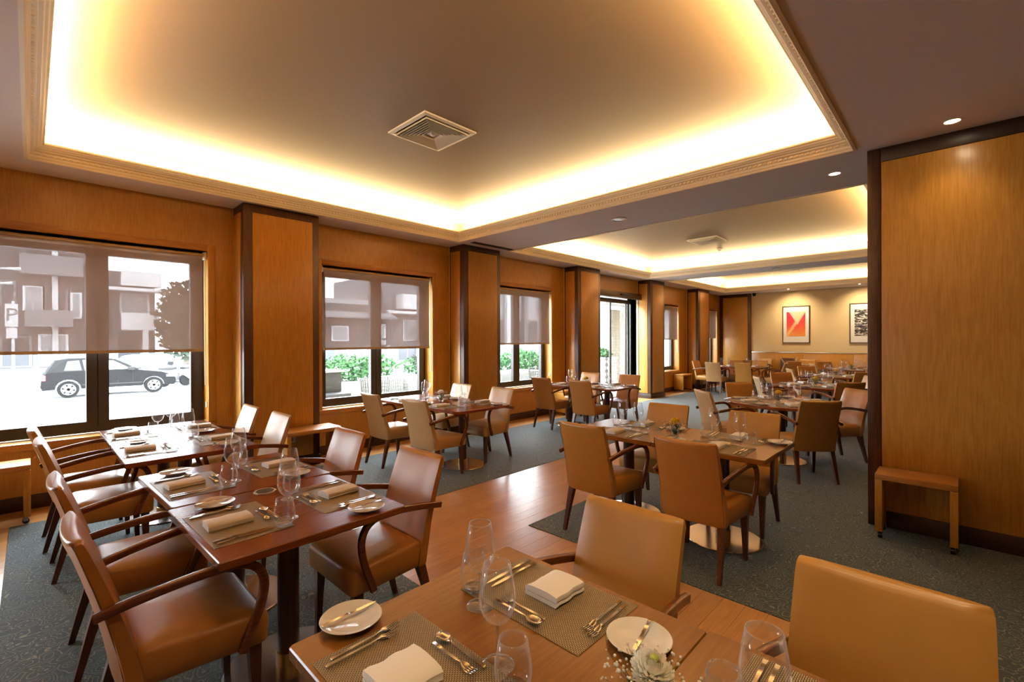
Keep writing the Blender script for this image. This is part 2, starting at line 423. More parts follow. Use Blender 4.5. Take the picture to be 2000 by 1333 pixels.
# windows: dark frame, two casements, glass
FY0, FY1 = W+.20, W+.26
for i, (a, b) in enumerate(WIN+[WIN_ADDED]):
    wn = struct('window_%d' % (i+1)); mid = (a+b)/2; z0, z1 = WZ0, WZ1; t = .055
    f = MB().box(a, b, FY0, FY1, z0, z0+.05).box(a, b, FY0, FY1, z1-.05, z1).box(a, a+t-.01, FY0, FY1, z0+.05, z1-.05).box(b-t+.01, b, FY0, FY1, z0+.05, z1-.05)
    f.box(mid-.03, mid+.03, FY0, FY1+.0, z0+.05, z1-.05)
    f.obj('frame', WFRAME, wn)
    for (c0, c1, nm) in ((a+.045, mid-.003, 0), (mid+.003, b-.045, 1)):
        s = .085; y0, y1 = FY0-.02, FY1-.01
        k = MB().box(c0, c1, y0, y1, z0+.04, z0+.04+.075).box(c0, c1, y0, y1, z1-.05-s, z1-.045).box(c0, c0+s, y0, y1, z0+.115, z1-.05-s).box(c1-s, c1, y0, y1, z0+.115, z1-.05-s)
        sash = k.obj('sash', WFRAME, wn)
        bbox('pane', c0+s, c1-s, FY0+.02, FY0+.026, z0+.115, z1-.05-s, PANE, sash)
        if nm: MB().box(c0+.035, c0+.05, y0-.035, y0-.001, 1.56, 1.58).box(c0+.035, c0+.15, y0-.045, y0-.03, 1.56, 1.58).obj('handle', GREYM, sash)
# roller blinds
BB = [1.443, 1.435, 1.475, 1.555, 1.60]
for i, (a, b) in enumerate(WIN):
    nm = ['big first window, cars behind it', 'second window, terrace hedge behind it', 'third window beside the glass door', 'narrow window after the glass door', 'last window by the cream wall'][i]
    bl = thing('roller_blind', 'half lowered beige screen roller blind on the ' + nm, 'blind', ((a+b)/2, W+.035, BB[i]), group='roller blinds')
    h = (b-a)/2; top = WZ1-.055-BB[i]
    bl_r = MB().tube([(-h+.03, .02, top), (h-.03, .02, top)], .032, 16).obj('roller', ROLLER, bl, .6)
    MB().box(-h+.04, h-.045, -.0125, -.0115, .01, top).obj('fabric', SCREEN, bl)
    MB().box(-h+.04, h-.045, -.022, -.002, -.012, .018).obj('bottom_bar', ROLLER, bl)
    for sx in (-1, 1): MB().box(sx*h-(.03 if sx > 0 else -.004), sx*h-(.004 if sx > 0 else -.03), -.012, .055, top-.04, top+.045).obj('bracket', WHITEP, bl)
    MB().tube([(h-.022, -.02, top), (h-.022, -.022, .1-.5)], .004, 6).tube([(h-.022, .02, top), (h-.022, -.002, .1-.5)], .004, 6).obj('chain', WHITEP, bl)

# glass sliding door
dr = struct('door_1')
a, b = DOOR; y0, y1 = W+.16, W+.21
MB().box(a, b, y0, y1, 2.56, 2.60).box(a, a+.04, y0, y1, 0, 2.56).box(b-.06, b, y0, y1, 0, 2.56).obj('frame', WFRAME, dr)
xsd = [a+.04, 10.22, 10.98, b-.06]
for k in range(3):
    lf = MB(); x0, x1 = xsd[k], xsd[k+1]; yy = y0+.01
    lf.box(x0, x0+.03, yy, yy+.03, .02, 2.56).box(x1-.03, x1, yy, yy+.03, .02, 2.56).box(x0+.03, x1-.03, yy, yy+.03, .02, .08).box(x0+.03, x1-.03, yy, yy+.03, 2.50, 2.56)
    l = lf.obj('leaf', WFRAME, dr)
    bbox('pane', x0+.03, x1-.03, yy+.012, yy+.018, .08, 2.50, PANE, l)
bbox('header_box', a-.10, b-.02, W-.13, W-.013, 2.60, 2.75, DARKX, dr, .006)
bbox('sensor', 10.2, 10.55, W-.17, W-.131, 2.655, 2.70, BLACKM, dr, .008)
bbox('handle', b+.02, b+.035, W-.05, W-.013, 1.05, 1.40, STEEL, dr, .004)

# ------------------------------------------------------------------ far wall with panel, dado
fwall = struct('wall_far')
bbox('core', FX, FX+.2, -3.2, W+.3, 0, CZ, CREAMW, fwall)
PY = 5.16
bbox('frame', FX-.06, FX-.001, PY, W-.002, .0, CZ-.001, DARKW, fwall, .004)
bbox('panel', FX-.075, FX-.06, PY+.10, W-.12, .13, CZ-.11, OAK, fwall, .004)
dz = 1.10
yk = [PY-.003, 3.62, 2.30, 1.0, -.3, -1.6, -3.0]
for k in range(6): bbox('panel', FX-.030, FX-.001, yk[k+1]+.003, yk[k]-.003, .12, dz, OAK, fwall, .002)
bbox('dado_rail', FX-.040, FX-.001, -3.0, PY-.004, dz, dz+.02, STEEL, fwall, .003)
bbox('skirting', FX-.036, FX-.001, -3.0, PY-.004, 0.005, .118, DARKX, fwall, .002)

# ------------------------------------------------------------------ right partition
rw = struct('wall_right')
bbox('core', RX+.012, RX+.26, -3.2, RY-.001, 0.005, CZ-.001, DARKW, rw)
bbox('trim', RX, RX+.012, RY-.09, RY, .005, CZ-.001, DARKW, rw, .003)
bbox('trim', RX, RX+.012, -3.2, RY-.09, CZ-.115, CZ-.001, DARKX, rw, .003)
bbox('panel', RX+.002, RX+.012, -3.2, RY-.092, .14, CZ-.117, OAK, rw, .003)
bbox('skirting', RX-.004, RX+.012, -3.2, RY-.002, .005, .138, DARKX, rw, .003)
# the walls behind and beside the camera
bbox('wall_back', -5.2, RX+.26, -3.2, -3.1, 0, CZ, OAK, kind='structure')
bbox('wall_back', RX+.26, FX+.2, -3.2, -3.1, 0, CZ, CREAMW, kind='structure')
bbox('wall_left', -5.3, -5.2, -3.2, W+.3, 0, CZ, OAK, kind='structure')

# ------------------------------------------------------------------ ceiling fittings
def diffuser(x, y, sz, label):
    d = thing('ceiling_vent', label, 'vent', (x, y, COFZ), 0, 'square ceiling air vents')
    h = sz/2
    def ring(o, i_, z0, z1, zi0, zi1):
        R = lambda k, z: [(-k, -k, z), (k, -k, z), (k, k, z), (-k, k, z)]
        return MB().loft([R(o, z0), R(o, z1), R(i_, zi1), R(i_, zi0)], False, False, True)
    ring(h, h-.035, -.001, -.014, -.001, -.018).obj('frame', WHITEP, d)
    MB().box(-h+.04, h-.04, -h+.04, h-.04, -.004, -.001).obj('backing', BLACKM, d)
    k = h-.05
    for j in range(7):
        ring(k, k-.012, -.032, -.034, -.006, -.008).obj('louvre', WHITEP, d); k -= (h-.075)/7.6
    MB().add([(-k, -k, -.02), (k, -k, -.02), (k, k, -.02), (-k, k, -.02), (0, 0, -.035)], [(0, 1, 4), (1, 2, 4), (2, 3, 4), (3, 0, 4), (3, 2, 1, 0)]).obj('centre_plate', WHITEP, d)
diffuser(2.51, 3.40, .56, 'big square louvred air vent in the nearest ceiling coffer')
diffuser(8.85, 3.42, .56, 'square louvred air vent in the second ceiling coffer')
diffuser(14.0, 3.3, .56, 'small square air vent in the last ceiling coffer')
def smoke(x, y, z, label):
    d = thing('smoke_detector', label, 'detector', (x, y, z), 0, 'smoke detectors')
    MB().lathe([(0, -.001), (.055, -.001), (.055, -.015), (.035, -.03), (.0, -.03)], 20).obj('base', WHITEP, d, .6)
    MB().lathe([(0, -.03), (.030, -.03), (.026, -.055), (0, -.06)], 16).obj('head', GREYM, d, .6)
smoke(9.85, 3.55, COFZ, 'white smoke detector beside the second ceiling vent')
smoke(14.3, 3.1, COFZ, 'white smoke detector beside the last ceiling vent')
def downlight(x, y, label, power=0, on=True, sz=.045):
    d = thing('downlight', label, 'ceiling light', (x, y, CZ), 0, 'recessed downlights')
    MB().lathe([(sz, -.001), (sz*1.35, -.001), (sz*1.35, -.006), (sz, -.006)], 24).obj('trim_ring', WHITEP if on else GREYM, d, .6)
    MB().lathe([(0, -.002), (sz, -.002)], 20).obj('lamp', LAMP if on else GREYM, d)
    if power:
        l = bpy.data.lights.new('downlight_beam', 'SPOT'); l.energy = power; l.color = (1, .74, .42); l.spot_size = 1.75; l.spot_blend = 1.0; l.shadow_soft_size = .05
        o = bpy.data.objects.new('downlight_beam', l); COL.objects.link(o); o.location = (x, y, CZ-.02)
DL = 26
downlight(4.62, .035, 'lit recessed downlight just in front of the wooden partition', 11)
downlight(5.30, .85, 'lit recessed downlight between the coffers by the partition edge', 30)
downlight(2.50, .03, 'recessed downlight in the row nearest the camera, second from the partition', 46)
downlight(1.10, .03, 'recessed downlight in the row nearest the camera, third from the partition', 46)
downlight(-.35, .03, 'recessed downlight in the row nearest the camera, fourth from the partition', 46)
for k, y in enumerate((3.85, 2.05)):
    downlight(16.45, y, 'small downlight above the %s print on the cream wall' % ['red', 'black and white'][k], 0, True, .035)
    l = bpy.data.lights.new('wall_washer', 'SPOT'); l.energy = 95; l.color = (1, .80, .50); l.spot_size = 1.9; l.spot_blend = 1.0; l.shadow_soft_size = .05
    o = bpy.data.objects.new('wall_washer', l); COL.objects.link(o); o.location = (16.45, y, CZ-.02)
    o.rotation_euler = Vector((.75, 0, -1)).to_track_quat('-Z', 'Y').to_euler()
sp = thing('ceiling_speaker', 'round white ceiling speaker on the beam between two coffers', 'speaker', (5.32, 3.19, CZ))
MB().lathe([(.075, -.001), (.105, -.001), (.105, -.010), (.08, -.014), (.075, -.006)], 28).obj('rim', WHITEP, sp, .6)
MB().lathe([(0, -.009), (.03, -.012), (.076, -.005)], 24).obj('grille', GREYM, sp, .6)
sp2 = thing('ceiling_sensor', 'flat round fitting on the beam before the last coffer', 'speaker', (11.4, 2.9, CZ))
MB().lathe([(0, -.012), (.08, -.010), (.09, -.001)], 24).obj('rim', GREYM, sp2, .6)
ag = thing('air_grille', 'dark slotted air grille in the ceiling above the second column', 'grille', (5.36, 5.60, CZ))
bbox('frame', -.45, .45, -.05, .05, -.008, -.001, DARKX, ag)
for k in range(3): bbox('slot', -.43, .43, -.038+k*.028, -.018+k*.028, -.0100, -.0081, BLACKM, ag)
cc = thing('dome_camera', 'small dark dome camera where the wooden panel meets the cream wall', 'camera', (FX-.12, 5.03, CZ-.02))
MB().lathe([(0, -.085), (.03, -.078), (.05, -.05), (.055, -.02), (.055, .018)], 18).obj('dome', BLACKM, cc, .8)
bbox('bracket', .0, .118, -.03, .03, -.02, .015, WHITEP, cc, .004)

# ------------------------------------------------------------------ pictures on the cream wall
def picture(y0, y1, z0, z1, art, label):
    p = thing('framed_print', label, 'picture', (FX-.002, (y0+y1)/2, z0)); hw = (y1-y0)/2; h = z1-z0; f = .022
    MB().box(-.035, 0, -hw, hw, 0, f).box(-.035, 0, -hw, hw, h-f, h).box(-.035, 0, -hw, -hw+f, f, h-f).box(-.035, 0, hw-f, hw, f, h-f).obj('frame', DARKW, p)
    MB().box(-.02, -.001, -hw+f, hw-f, f, h-f).obj('mount', mat('mount_card', (.85, .83, .80), .5), p)
    MB().box(-.024, -.0205, -hw+.12, hw-.12, .22, h-.19).obj('print', art, p)
RED = mat('red_print', (.8, .2, .1), .4)
_v = coords(RED, (1, 1, 1), 'Generated'); _sx = N(RED, 'ShaderNodeSeparateXYZ'); L(RED, _v, _sx.inputs[0])
_yy, _zz = _sx.outputs['Y'], _sx.outputs['Z']
_nz = noise(RED, _v, 3, 2)
_g = ramp(RED, mathn(RED, 'ADD', _zz, mathn(RED, 'MULTIPLY', _nz, .3)), [(.2, (.85, .33, .06)), (.55, (.75, .09, .06)), (.95, (.50, .02, .08))])
_d1 = mathn(RED, 'SUBTRACT', mathn(RED, 'ABSOLUTE', mathn(RED, 'SUBTRACT', _yy, .42)), mathn(RED, 'MULTIPLY', mathn(RED, 'SUBTRACT', _zz, .52), .85))
_m1 = ramp(RED, _d1, [(.0, (1, 1, 1)), (.06, (0, 0, 0))])
_d2 = mathn(RED, 'ABSOLUTE', mathn(RED, 'SUBTRACT', mathn(RED, 'ADD', _yy, mathn(RED, 'MULTIPLY', _zz, -1.0)), -.02))
_d2 = mathn(RED, 'ABSOLUTE', mathn(RED, 'SUBTRACT', mathn(RED, 'ADD', mathn(RED, 'MULTIPLY', _yy, 1.0), mathn(RED, 'MULTIPLY', _zz, 0.95)), 1.0)) if False else mathn(RED, 'ABSOLUTE', mathn(RED, 'SUBTRACT', mathn(RED, 'SUBTRACT', 1.0, _yy), mathn(RED, 'MULTIPLY', _zz, .9)))
_m2 = ramp(RED, _d2, [(.0, (.9, .9, .9)), (.14, (0, 0, 0))])
_c = mixc(RED, _m1, _g, (.90, .55, .40)); _c = mixc(RED, _m2, _c, (.92, .60, .30)); L(RED, _c, bsdf(RED).inputs['Base Color'])
BWP = mat('black_white_print', (.5, .5, .5), .4)
_v = coords(BWP, (1, 1.2, 7), 'Generated'); _n = noise(BWP, _v, 3.2, 4, .6, 1.2)
L(BWP, ramp(BWP, _n, [(.40, (.01, .01, .012)), (.52, (.05, .05, .055)), (.58, (.75, .75, .75))]), bsdf(BWP).inputs['Base Color'])
picture(3.43, 4.20, 1.42, 2.62, RED, 'framed red and orange abstract print on the cream wall')
picture(1.62, 2.39, 1.42, 2.62, BWP, 'framed black and white wave print on the cream wall')
sk = thing('wall_socket', 'beige wall socket low on the first column', 'socket', (2.18, CF-.0125, .36))
bbox('plate', -.055, .055, -.010, 0, -.04, .04, WHITEP, sk, .003)
bbox('insert', -.022, .022, -.013, -.0101, -.022, .022, GREYM, sk, .003)
for nm, x in (('first', 1.415), ('second', 4.56), ('third', 7.64)):
    s_ = thing('light_switch', 'tiny switch in the reveal of the %s window' % nm, 'switch', (x-.001, W+.06, .82))
    bbox('plate', -.008, 0, -.02, .02, -.035, .035, WHITEP, s_, .002)

# ------------------------------------------------------------------ armchair
def chair_meshes():
    D = {}
    # backrest: lofted slab leaning backwards, slightly dished
    def yb(z): t = max(0, (z-.34)/.56); return -.19-.135*t**1.35
    rings = []
    zs = [.335, .345, .40, .48, .56, .64, .72, .80, .86, .882, .894, .90]
    ins = [.012, .003, 0, 0, 0, 0, 0, 0, 0, .002, .008, .02]
    for z, q in zip(zs, ins):
        t = (z-.34)/.56; hw = .212-.014*t**2*0+(.006 if t < .3 else 0)-.010*max(0, t-.5); th = .072-.026*max(0, t)
        y0 = yb(z); ring = []
        nx = 8; hw2 = hw-q*.5; r = .018
        pts = [(-hw2+2*hw2*k/nx, 0) for k in range(nx+1)]
        rear = [(x, y0+q*.6-.018*(1-(x/hw2)**2)+(.010 if abs(x) > hw2-1e-6 else 0)) for x, _ in pts]
        front = [(x, y0+th-q*.6-.010*(1-(x/hw2)**2)-(.012 if abs(x) > hw2-1e-6 else 0)) for x, _ in reversed(pts)]
        lift = (lambda x: .012*(1-(x/hw2)**2)*0 - .012*(1-(x/.21)**2) if z > .85 else 0)
        ring = [(x, y, z+lift(x)) for x, y in rear+front]
        rings.append(ring)
    D['backrest'] = MB().loft(rings).mesh('backrest', None, .9)
    pts = []
    for z in [.36, .48, .60, .72, .82, .868]: pts.append((-.207, yb(z)+.008, z))
    top = [(-.197, yb(.888)+.006, .888), (-.1, yb(.888)-.008, .884), (0, yb(.888)-.012, .880), (.1, yb(.888)-.008, .884), (.197, yb(.888)+.006, .888)]
    pts += top+[(-p[0], p[1], p[2]) for p in pts[::-1]]
    D['seam'] = MB().tube(pts, .0022, 4).mesh('seam', SEAM, 3)
    # seat
    rings = []
    for z, q, dz in ((.335, .012, 0), (.342, .003, 0), (.40, 0, 0), (.445, .001, 0), (.462, .008, 0), (.473, .026, 0), (.479, .07, 0), (.482, .14, 0)):
        rings.append([(x, y, z-(.012 if y > .17 else 0)*(1 if z > .44 else 0)) for x, y, _ in rrect(.214-q, .250-q, .215-q, max(.012, .035-q*.3), 5, 0, .052)])
    D['seat'] = MB().loft(rings).mesh('seat', None, .9)
    def leg(x, y0, y1, x1):
        R = lambda x, y, h, z: [(x-h, y-h, z), (x+h, y-h, z), (x+h, y+h, z), (x-h, y+h, z)]
        return MB().loft([R(x1, y1, .0125, 0), R(x1+(x-x1)*.5, y1+(y0-y1)*.5, .0175, .18), R(x, y0, .0235, .345)])
    for nm, sx, sy in (('fl', -1, 1), ('fr', 1, 1), ('rl', -1, -1), ('rr', 1, -1)):
        D['leg_'+nm] = (leg(sx*.205, .215, .225, sx*.208) if sy > 0 else leg(sx*.185, -.155, -.245, sx*.20)).mesh('leg', LEGW, .5)
    # bent arm
    base = [(-.266, .642, .228), (-.21, .654, .232), (-.12, .672, .244), (0, .690, .258), (.10, .698, .270), (.165, .690, .277), (.208, .662, .281), (.230, .615, .282), (.230, .56, .280), (.216, .50, .276), (.195, .44, .271), (.172, .385, .266), (.160, .345, .264)]
    prof = [(-.012, -.013), (-.008, -.016), (.008, -.016), (.012, -.013), (.014, -.006), (.014, .006), (.012, .013), (.008, .016), (-.008, .016), (-.012, .013)]
    for nm, sx in (('al', -1), ('ar', 1)):
        # resample smoothly
        P = [Vector((sx*x, y, z)) for y, z, x in base]; Q = []
        for i in range(len(P)-1):
            p0, p1, p2, p3 = P[max(i-1, 0)], P[i], P[i+1], P[min(i+2, len(P)-1)]
            for k in range(2):
                t = k/2; Q.append(.5*((2*p1)+(p2-p0)*t+(2*p0-5*p1+4*p2-p3)*t*t+(3*p1-p0-3*p2+p3)*t**3))
        Q.append(P[-1])
        D['arm_'+nm] = MB().sweep(Q, prof).mesh('armrest', ARMW, .9)
    return D
CH = chair_meshes()
CHM = {}
def chair(x, y, ang, lm, label, group):
    if lm.name not in CHM:
        b = CH['backrest'].copy(); s = CH['seat'].copy()
        for me in (b, s): me.materials.clear(); me.materials.append(lm)
        CHM[lm.name] = (b, s)
    b, s = CHM[lm.name]
    c = thing('armchair', label, 'chair', (x, y, .004), math.radians(ang)-PI/2, group)
    link('seat', s, c); bk = link('backrest', b, c); link('seam', CH['seam'], bk)
    for k in ('leg_fl', 'leg_fr', 'leg_rl', 'leg_rr'): link('leg', CH[k], c)
    for k in ('arm_al', 'arm_ar'): link('armrest', CH[k], c)
    return c

# ------------------------------------------------------------------ tables
def outline(x0, x1, y0, y1, r, n=6):
    return [(x, y) for x, y, _ in rrect((x1-x0)/2, (x1-x0)/2, (y1-y0)/2, r, n, 0, 0)]
def top_mesh(pts, z0, z1, m):
    e = .004
    c = Vector((sum(p[0] for p in pts)/len(pts), sum(p[1] for p in pts)/len(pts)))
    def ins(k): return [((p[0]-c[0])*(1-k)+c[0], (p[1]-c[1])*(1-k)+c[1]) for p in pts]
    R = [[(x, y, z0) for x, y in ins(.008)], [(x, y, z0+e) for x, y in pts], [(x, y, z1-e) for x, y in pts], [(x, y, z1) for x, y in ins(.008)]]
    return MB().loft(R).mesh('tabletop', m, .4)
POST = MB().lathe([(.048, .075), (.048, .70)], 24, caps=True).mesh('post', POSTW, .6)
COLLAR = MB().lathe([(.0, .010), (.055, .010), (.055, .075), (.049, .078), (0, .078)], 24).mesh('collar', BRONZE, .6)
DISC = MB().lathe([(.0, .0), (.275, .0), (.278, .004), (.274, .009), (.06, .013), (.0, .013)], 56).mesh('base_disc', STEEL, .4)
BRK = MB().box(-.2, .2, -.03, .03, .70, .7145).box(-.03, .03, -.2, .2, .69, .7145).mesh('bracket', BLACKM)
def table(x0, x1, y0, y1, m, label, rz=0, bases=1, r=.012, z=.75, group=None):
    cx, cy2 = (x0+x1)/2, (y0+y1)/2
    t = thing('dining_table', label, 'table', (cx, cy2, .004), rz, group)
    link('tabletop', top_mesh(outline(x0, x1, y0, y1, r), z-.004-.034, z-.004, m), t)
    for k in range(bases):
        oy = 0 if bases == 1 else (-1, 1)[k]*(y1-y0)*.25
        for nm, me in (('post', POST), ('collar', COLLAR), ('base_disc', DISC), ('bracket', BRK)):
            link(nm, me, t, (0, oy, z-.75))
    return t
def round_table(x, y, r, m, label):
    t = thing('round_table', label, 'table', (x, y, .004), 0, 'round dining tables')
    link('tabletop', top_mesh([(r*math.cos(2*PI*k/48), r*math.sin(2*PI*k/48)) for k in range(48)], .712, .746, m), t)
    for nm, me in (('post', POST), ('collar', COLLAR), ('base_disc', DISC), ('bracket', BRK)): link(nm, me, t)
    return t

# ------------------------------------------------------------------ tableware meshes
def strip(secs, n=0):
    """secs: (x, z, width, thickness, dip) lofted along x"""
    R = []
    for x, z, wd, th, dp in secs:
        h = wd/2*.86
        R.append([(x, -h, z+th), (x, -h*.5, z+th-dp*.75), (x, 0, z+th-dp), (x, h*.5, z+th-dp*.75), (x, h, z+th), (x, h, z), (x, h*.5, z-dp*.75), (x, 0, z-dp), (x, -h*.5, z-dp*.75), (x, -h, z)])
    return MB().loft(R)
def hand(x0, x1, w0, w1): return [(x0, .001, w0*.8, .004, 0), (x0+.004, .001, w0, .006, 0), (x0+(x1-x0)*.5, .001, (w0+w1)/2, .006, 0), (x1, .002, w1, .005, 0)]
def fork(L_):
    k = L_/.20
    m = strip(hand(-L_/2, .02*k, .011, .008)+[(.035*k, .006, .006, .003, 0), (.045*k, .008, .010, .002, .001), (.055*k, .006, .023, .002, .003), (.066*k, .004, .025, .002, .003)])
    for j in range(4):
        y = (-.0095+j*.00633)
        m.add(strip([(.066*k, .003, .0042, .002, 0), (.085*k, .004, .0040, .002, 0), (L_/2, .008, .0022, .0015, 0)]).v, []) if False else None
        s2 = strip([(.065*k, .002, .0044, .0022, 0), (.083*k, .0025, .0040, .002, 0), (L_/2, .0075, .0020, .0015, 0)])
        s2.v = [(a, b+y, c) for a, b, c in s2.v]; m.add(s2.v, s2.f)
    return m
def spoon(L_):
    k = L_/.19
    return strip(hand(-L_/2, .02*k, .011, .007)+[(.033*k, .005, .005, .003, 0), (.042*k, .007, .012, .0015, .001), (.052*k, .008, .030, .0015, .006), (.065*k, .008, .041, .0015, .009), (.080*k, .008, .038, .0015, .008), (.091*k, .008, .022, .0015, .004), (L_/2, .008, .006, .0015, .001)])
def knife(L_, wb=.016):
    k = L_/.22
    return strip(hand(-L_/2, -.01*k, .013, .010)+[(-.005*k, .002, .009, .004, 0), (.005*k, .0025, wb*.8, .0018, 0), (.04*k, .0025, wb, .0016, 0), (.085*k, .0025, wb*.85, .0014, 0), (L_/2, .0025, .003, .0012, 0)])
TW = {}
TW['fork'] = fork(.20).mesh('fork', CHROME, .8); TW['dfork'] = fork(.165).mesh('dessert_fork', CHROME, .8)
TW['spoon'] = spoon(.185).mesh('dessert_spoon', CHROME, .9); TW['knife'] = knife(.215).mesh('knife', CHROME, .8)
TW['butter'] = knife(.165, .014).mesh('butter_knife', CHROME, .8)
TW['wine'] = MB().lathe([(.0, .004), (.030, .0035), (.042, .0015), (.0425, .0005), (.0, .0003)], 28).mesh('foot', GLASS, 3)
TW['stem'] = MB().lathe([(.0095, .004), (.0055, .010), (.0040, .03), (.0038, .07), (.0045, .092), (.008, .102)], 14).mesh('stem', SOLID, 3)
def shell(P, t): return P+[(max(0, r-t), z+(t*2 if k == 0 else t*.6 if k < 3 else 0)) for k, (r, z) in reversed(list(enumerate(P)))]
TW['bowl'] = MB().lathe(shell([(.0, .101), (.012, .104), (.026, .113), (.037, .128), (.0435, .146), (.0455, .165), (.0435, .190), (.0385, .220), (.0335, .250)], .0012), 36).mesh('bowl', BOWLG, 3)
TW['rim'] = MB().lathe([(.0325+.0011*math.cos(a), .2503+.0011*math.sin(a)) for a in [k*PI/3 for k in range(7)]], 32).mesh('rim', GLASS, 3)
TW['tumbler'] = MB().lathe(shell([(.0, .008), (.028, .008), (.034, .012), (.040, .022), (.0435, .040), (.0425, .065), (.038, .090), (.0335, .118)], .0014), 32).mesh('tumbler', BOWLG, 3)
TW['tbase'] = MB().lathe([(.0, .0005), (.026, .0005), (.031, .002), (.033, .008), (.028, .0068), (0, .0068)], 24).mesh('base', SOLID, 3)
TW['vase'] = MB().lathe([(.0, .008), (.026, .008), (.030, .02), (.036, .085)], 24).mesh('vase', GLASS, 3)
TW['vbase'] = MB().lathe([(0, .0005), (.025, .0005), (.027, .006), (.024, .009), (0, .0085)], 20).mesh('base', SOLID, 3)
TW['plate'] = MB().lathe([(.0, .004), (.045, .004), (.050, .002), (.052, .004), (.060, .011), (.083, .0175), (.0845, .019), (.083, .0205), (.060, .015), (.051, .0085), (.0, .0085)], 48).mesh('side_plate', CHINA, .9)
def napkin():
    m = MB(); prof = []
    w2, h = .055, .030
    # folded bundle: spiral fold seen from the end (y-z plane), extruded along x
    def ringpts(x, g):
        pts = [(-w2, .001), (w2*.9, .001), (w2, .006), (w2*.98, .011), (-w2*.86, .0115), (-w2*.88, .013), (w2*.97, .0135), (w2*1.0, .019), (w2*.96, .026), (w2*.5, .0295), (0, .030), (-w2*.5, .0285), (-w2*.9, .0255), (-w2*1.02, .019), (-w2*1.0, .012), (-w2*1.04, .006)]
        return [(x, y*(1+g)+.0015*math.sin(x*60), z*(1+g*.5)) for y, z in pts]
    R = [ringpts(-.085+.17*k/8, .03*math.sin(k*1.7)) for k in range(9)]
    return m.loft(R)
TW['napkin'] = napkin().mesh('napkin', LINEN, .7)
TW['mat'] = MB().box(-.152, .152, -.228, .228, 0, .0022).mesh('placemat', MATW)
def item(key, nm, label, cat, x, y, z, a, group):
    return tag(link(nm, TW[key], None, (x, y, z), a), label, cat, group)
def wine_glass(x, y, z, label, group='wine glasses'):
    g = thing('wine_glass', label, 'glass', (x, y, z), 0, group)
    link('bowl', TW['bowl'], g); link('stem', TW['stem'], g); link('foot', TW['wine'], g); link('rim', TW['rim'], g)
def tumbler(x, y, z, label, group='water tumblers'):
    g = thing('tumbler', label, 'glass', (x, y, z), 0, group)
    link('body', TW['tumbler'], g); link('base', TW['tbase'], g)
rnd = random.Random(3)
def setting(cx, cy2, ang, z, where, detail=3, mat_on=True, square=False):
    """one place setting: centre of the mat, heading of the diner in degrees"""
    a = math.radians(ang); ca, sa = math.cos(a), math.sin(a)
    def P(u, r): return cx+u*ca+r*sa, cy2+u*sa-r*ca
    J = lambda s=.006: rnd.uniform(-s, s)
    zt = z+.0024
    if mat_on: item('mat', 'placemat', 'brown woven placemat at '+where, 'placemat', cx, cy2, z, a, 'woven placemats')
    else: zt = z+.0002
    x, y = P(-.03+J(), -.01+J()); item('napkin', 'napkin', 'folded cream napkin at '+where, 'napkin', x, y, zt, a+J(.08), 'folded napkins').scale = (.80, 1.12, 1.25) if square else (1, .9, 1)
    x, y = P(-.005+J(), -.318+J()); item('plate', 'side_plate', 'white side plate at '+where, 'plate', x, y, z, 0, 'white side plates')
    x, y = P(.168+J(), .112+J()); wine_glass(x, y, z+.0001, 'empty wine glass at '+where)
    x, y = P(.125+J(), .195+J()); tumbler(x, y, zt, 'empty tumbler at '+where)
    if detail < 2: return
    for nm, key, u, r, da, lab in (('fork', 'fork', -.035, -.185, 0, 'outer dinner fork'), ('fork', 'fork', -.02, -.205, .05, 'inner dinner fork'), ('knife', 'knife', -.03, .165, 0, 'inner dinner knife'), ('knife', 'knife', -.03, .192, .03, 'outer dinner knife')):
        x, y = P(u+J(.004), r+J(.002)); item(key, nm, lab+' at '+where, nm, x, y, zt, a+da+J(.03), 'dinner cutlery')
    x, y = P(.128, .01+J()); item('spoon', 'dessert_spoon', 'dessert spoon at '+where, 'spoon', x, y, zt+.0025, a+PI/2, 'dessert cutlery')
    x, y = P(.098, .008+J()); item('dfork', 'dessert_fork', 'dessert fork at '+where, 'fork', x, y, zt, a-PI/2, 'dessert cutlery')
    x, y = P(-.005+J(), -.322); item('butter', 'butter_knife', 'butter knife on the plate at '+where, 'knife', x, y, z+.0205, a+J(.12)+.1, 'butter knives')

# flowers
def bloom_mesh(name, c0, m):
    """pompon: short incurved petals with rounded tips, in eight whorls"""
    b = MB(); rr = random.Random(5)
    for ring, (nn, el, ln) in enumerate(((28, -.30, .026), (30, -.05, .029), (30, .20, .030), (28, .45, .030), (24, .72, .029), (18, .98, .027), (12, 1.22, .025), (7, 1.45, .022))):
        for k in range(nn):
            a = 2*PI*(k+.5*(ring % 2))/nn+rr.uniform(-.07, .07); e = el+rr.uniform(-.09, .09); wd = .0032; l = ln*rr.uniform(.88, 1.08)
            d = Vector((math.cos(a)*math.cos(e), math.sin(a)*math.cos(e), math.sin(e))); s = Vector((-math.sin(a), math.cos(a), 0)); u = d.cross(s)
            if u.z < 0: u = -u
            o = Vector((0, 0, .006))
            P = [(0.25, .35, 0), (.6, .85, .0002), (.85, 1.0, .002), (1.0, .55, .0055)]
            vs = []
            for t, w_, q in P:
                c = o+d*l*t+u*q; vs += [c-s*wd*w_+u*.0008, c-u*.0006, c+s*wd*w_+u*.0008]
            fs = []
            for j in range(3): fs += [(3*j, 3*j+1, 3*j+4, 3*j+3), (3*j+1, 3*j+2, 3*j+5, 3*j+4)]
            b.add(vs, fs)
    return b.mesh(name, m, 3)
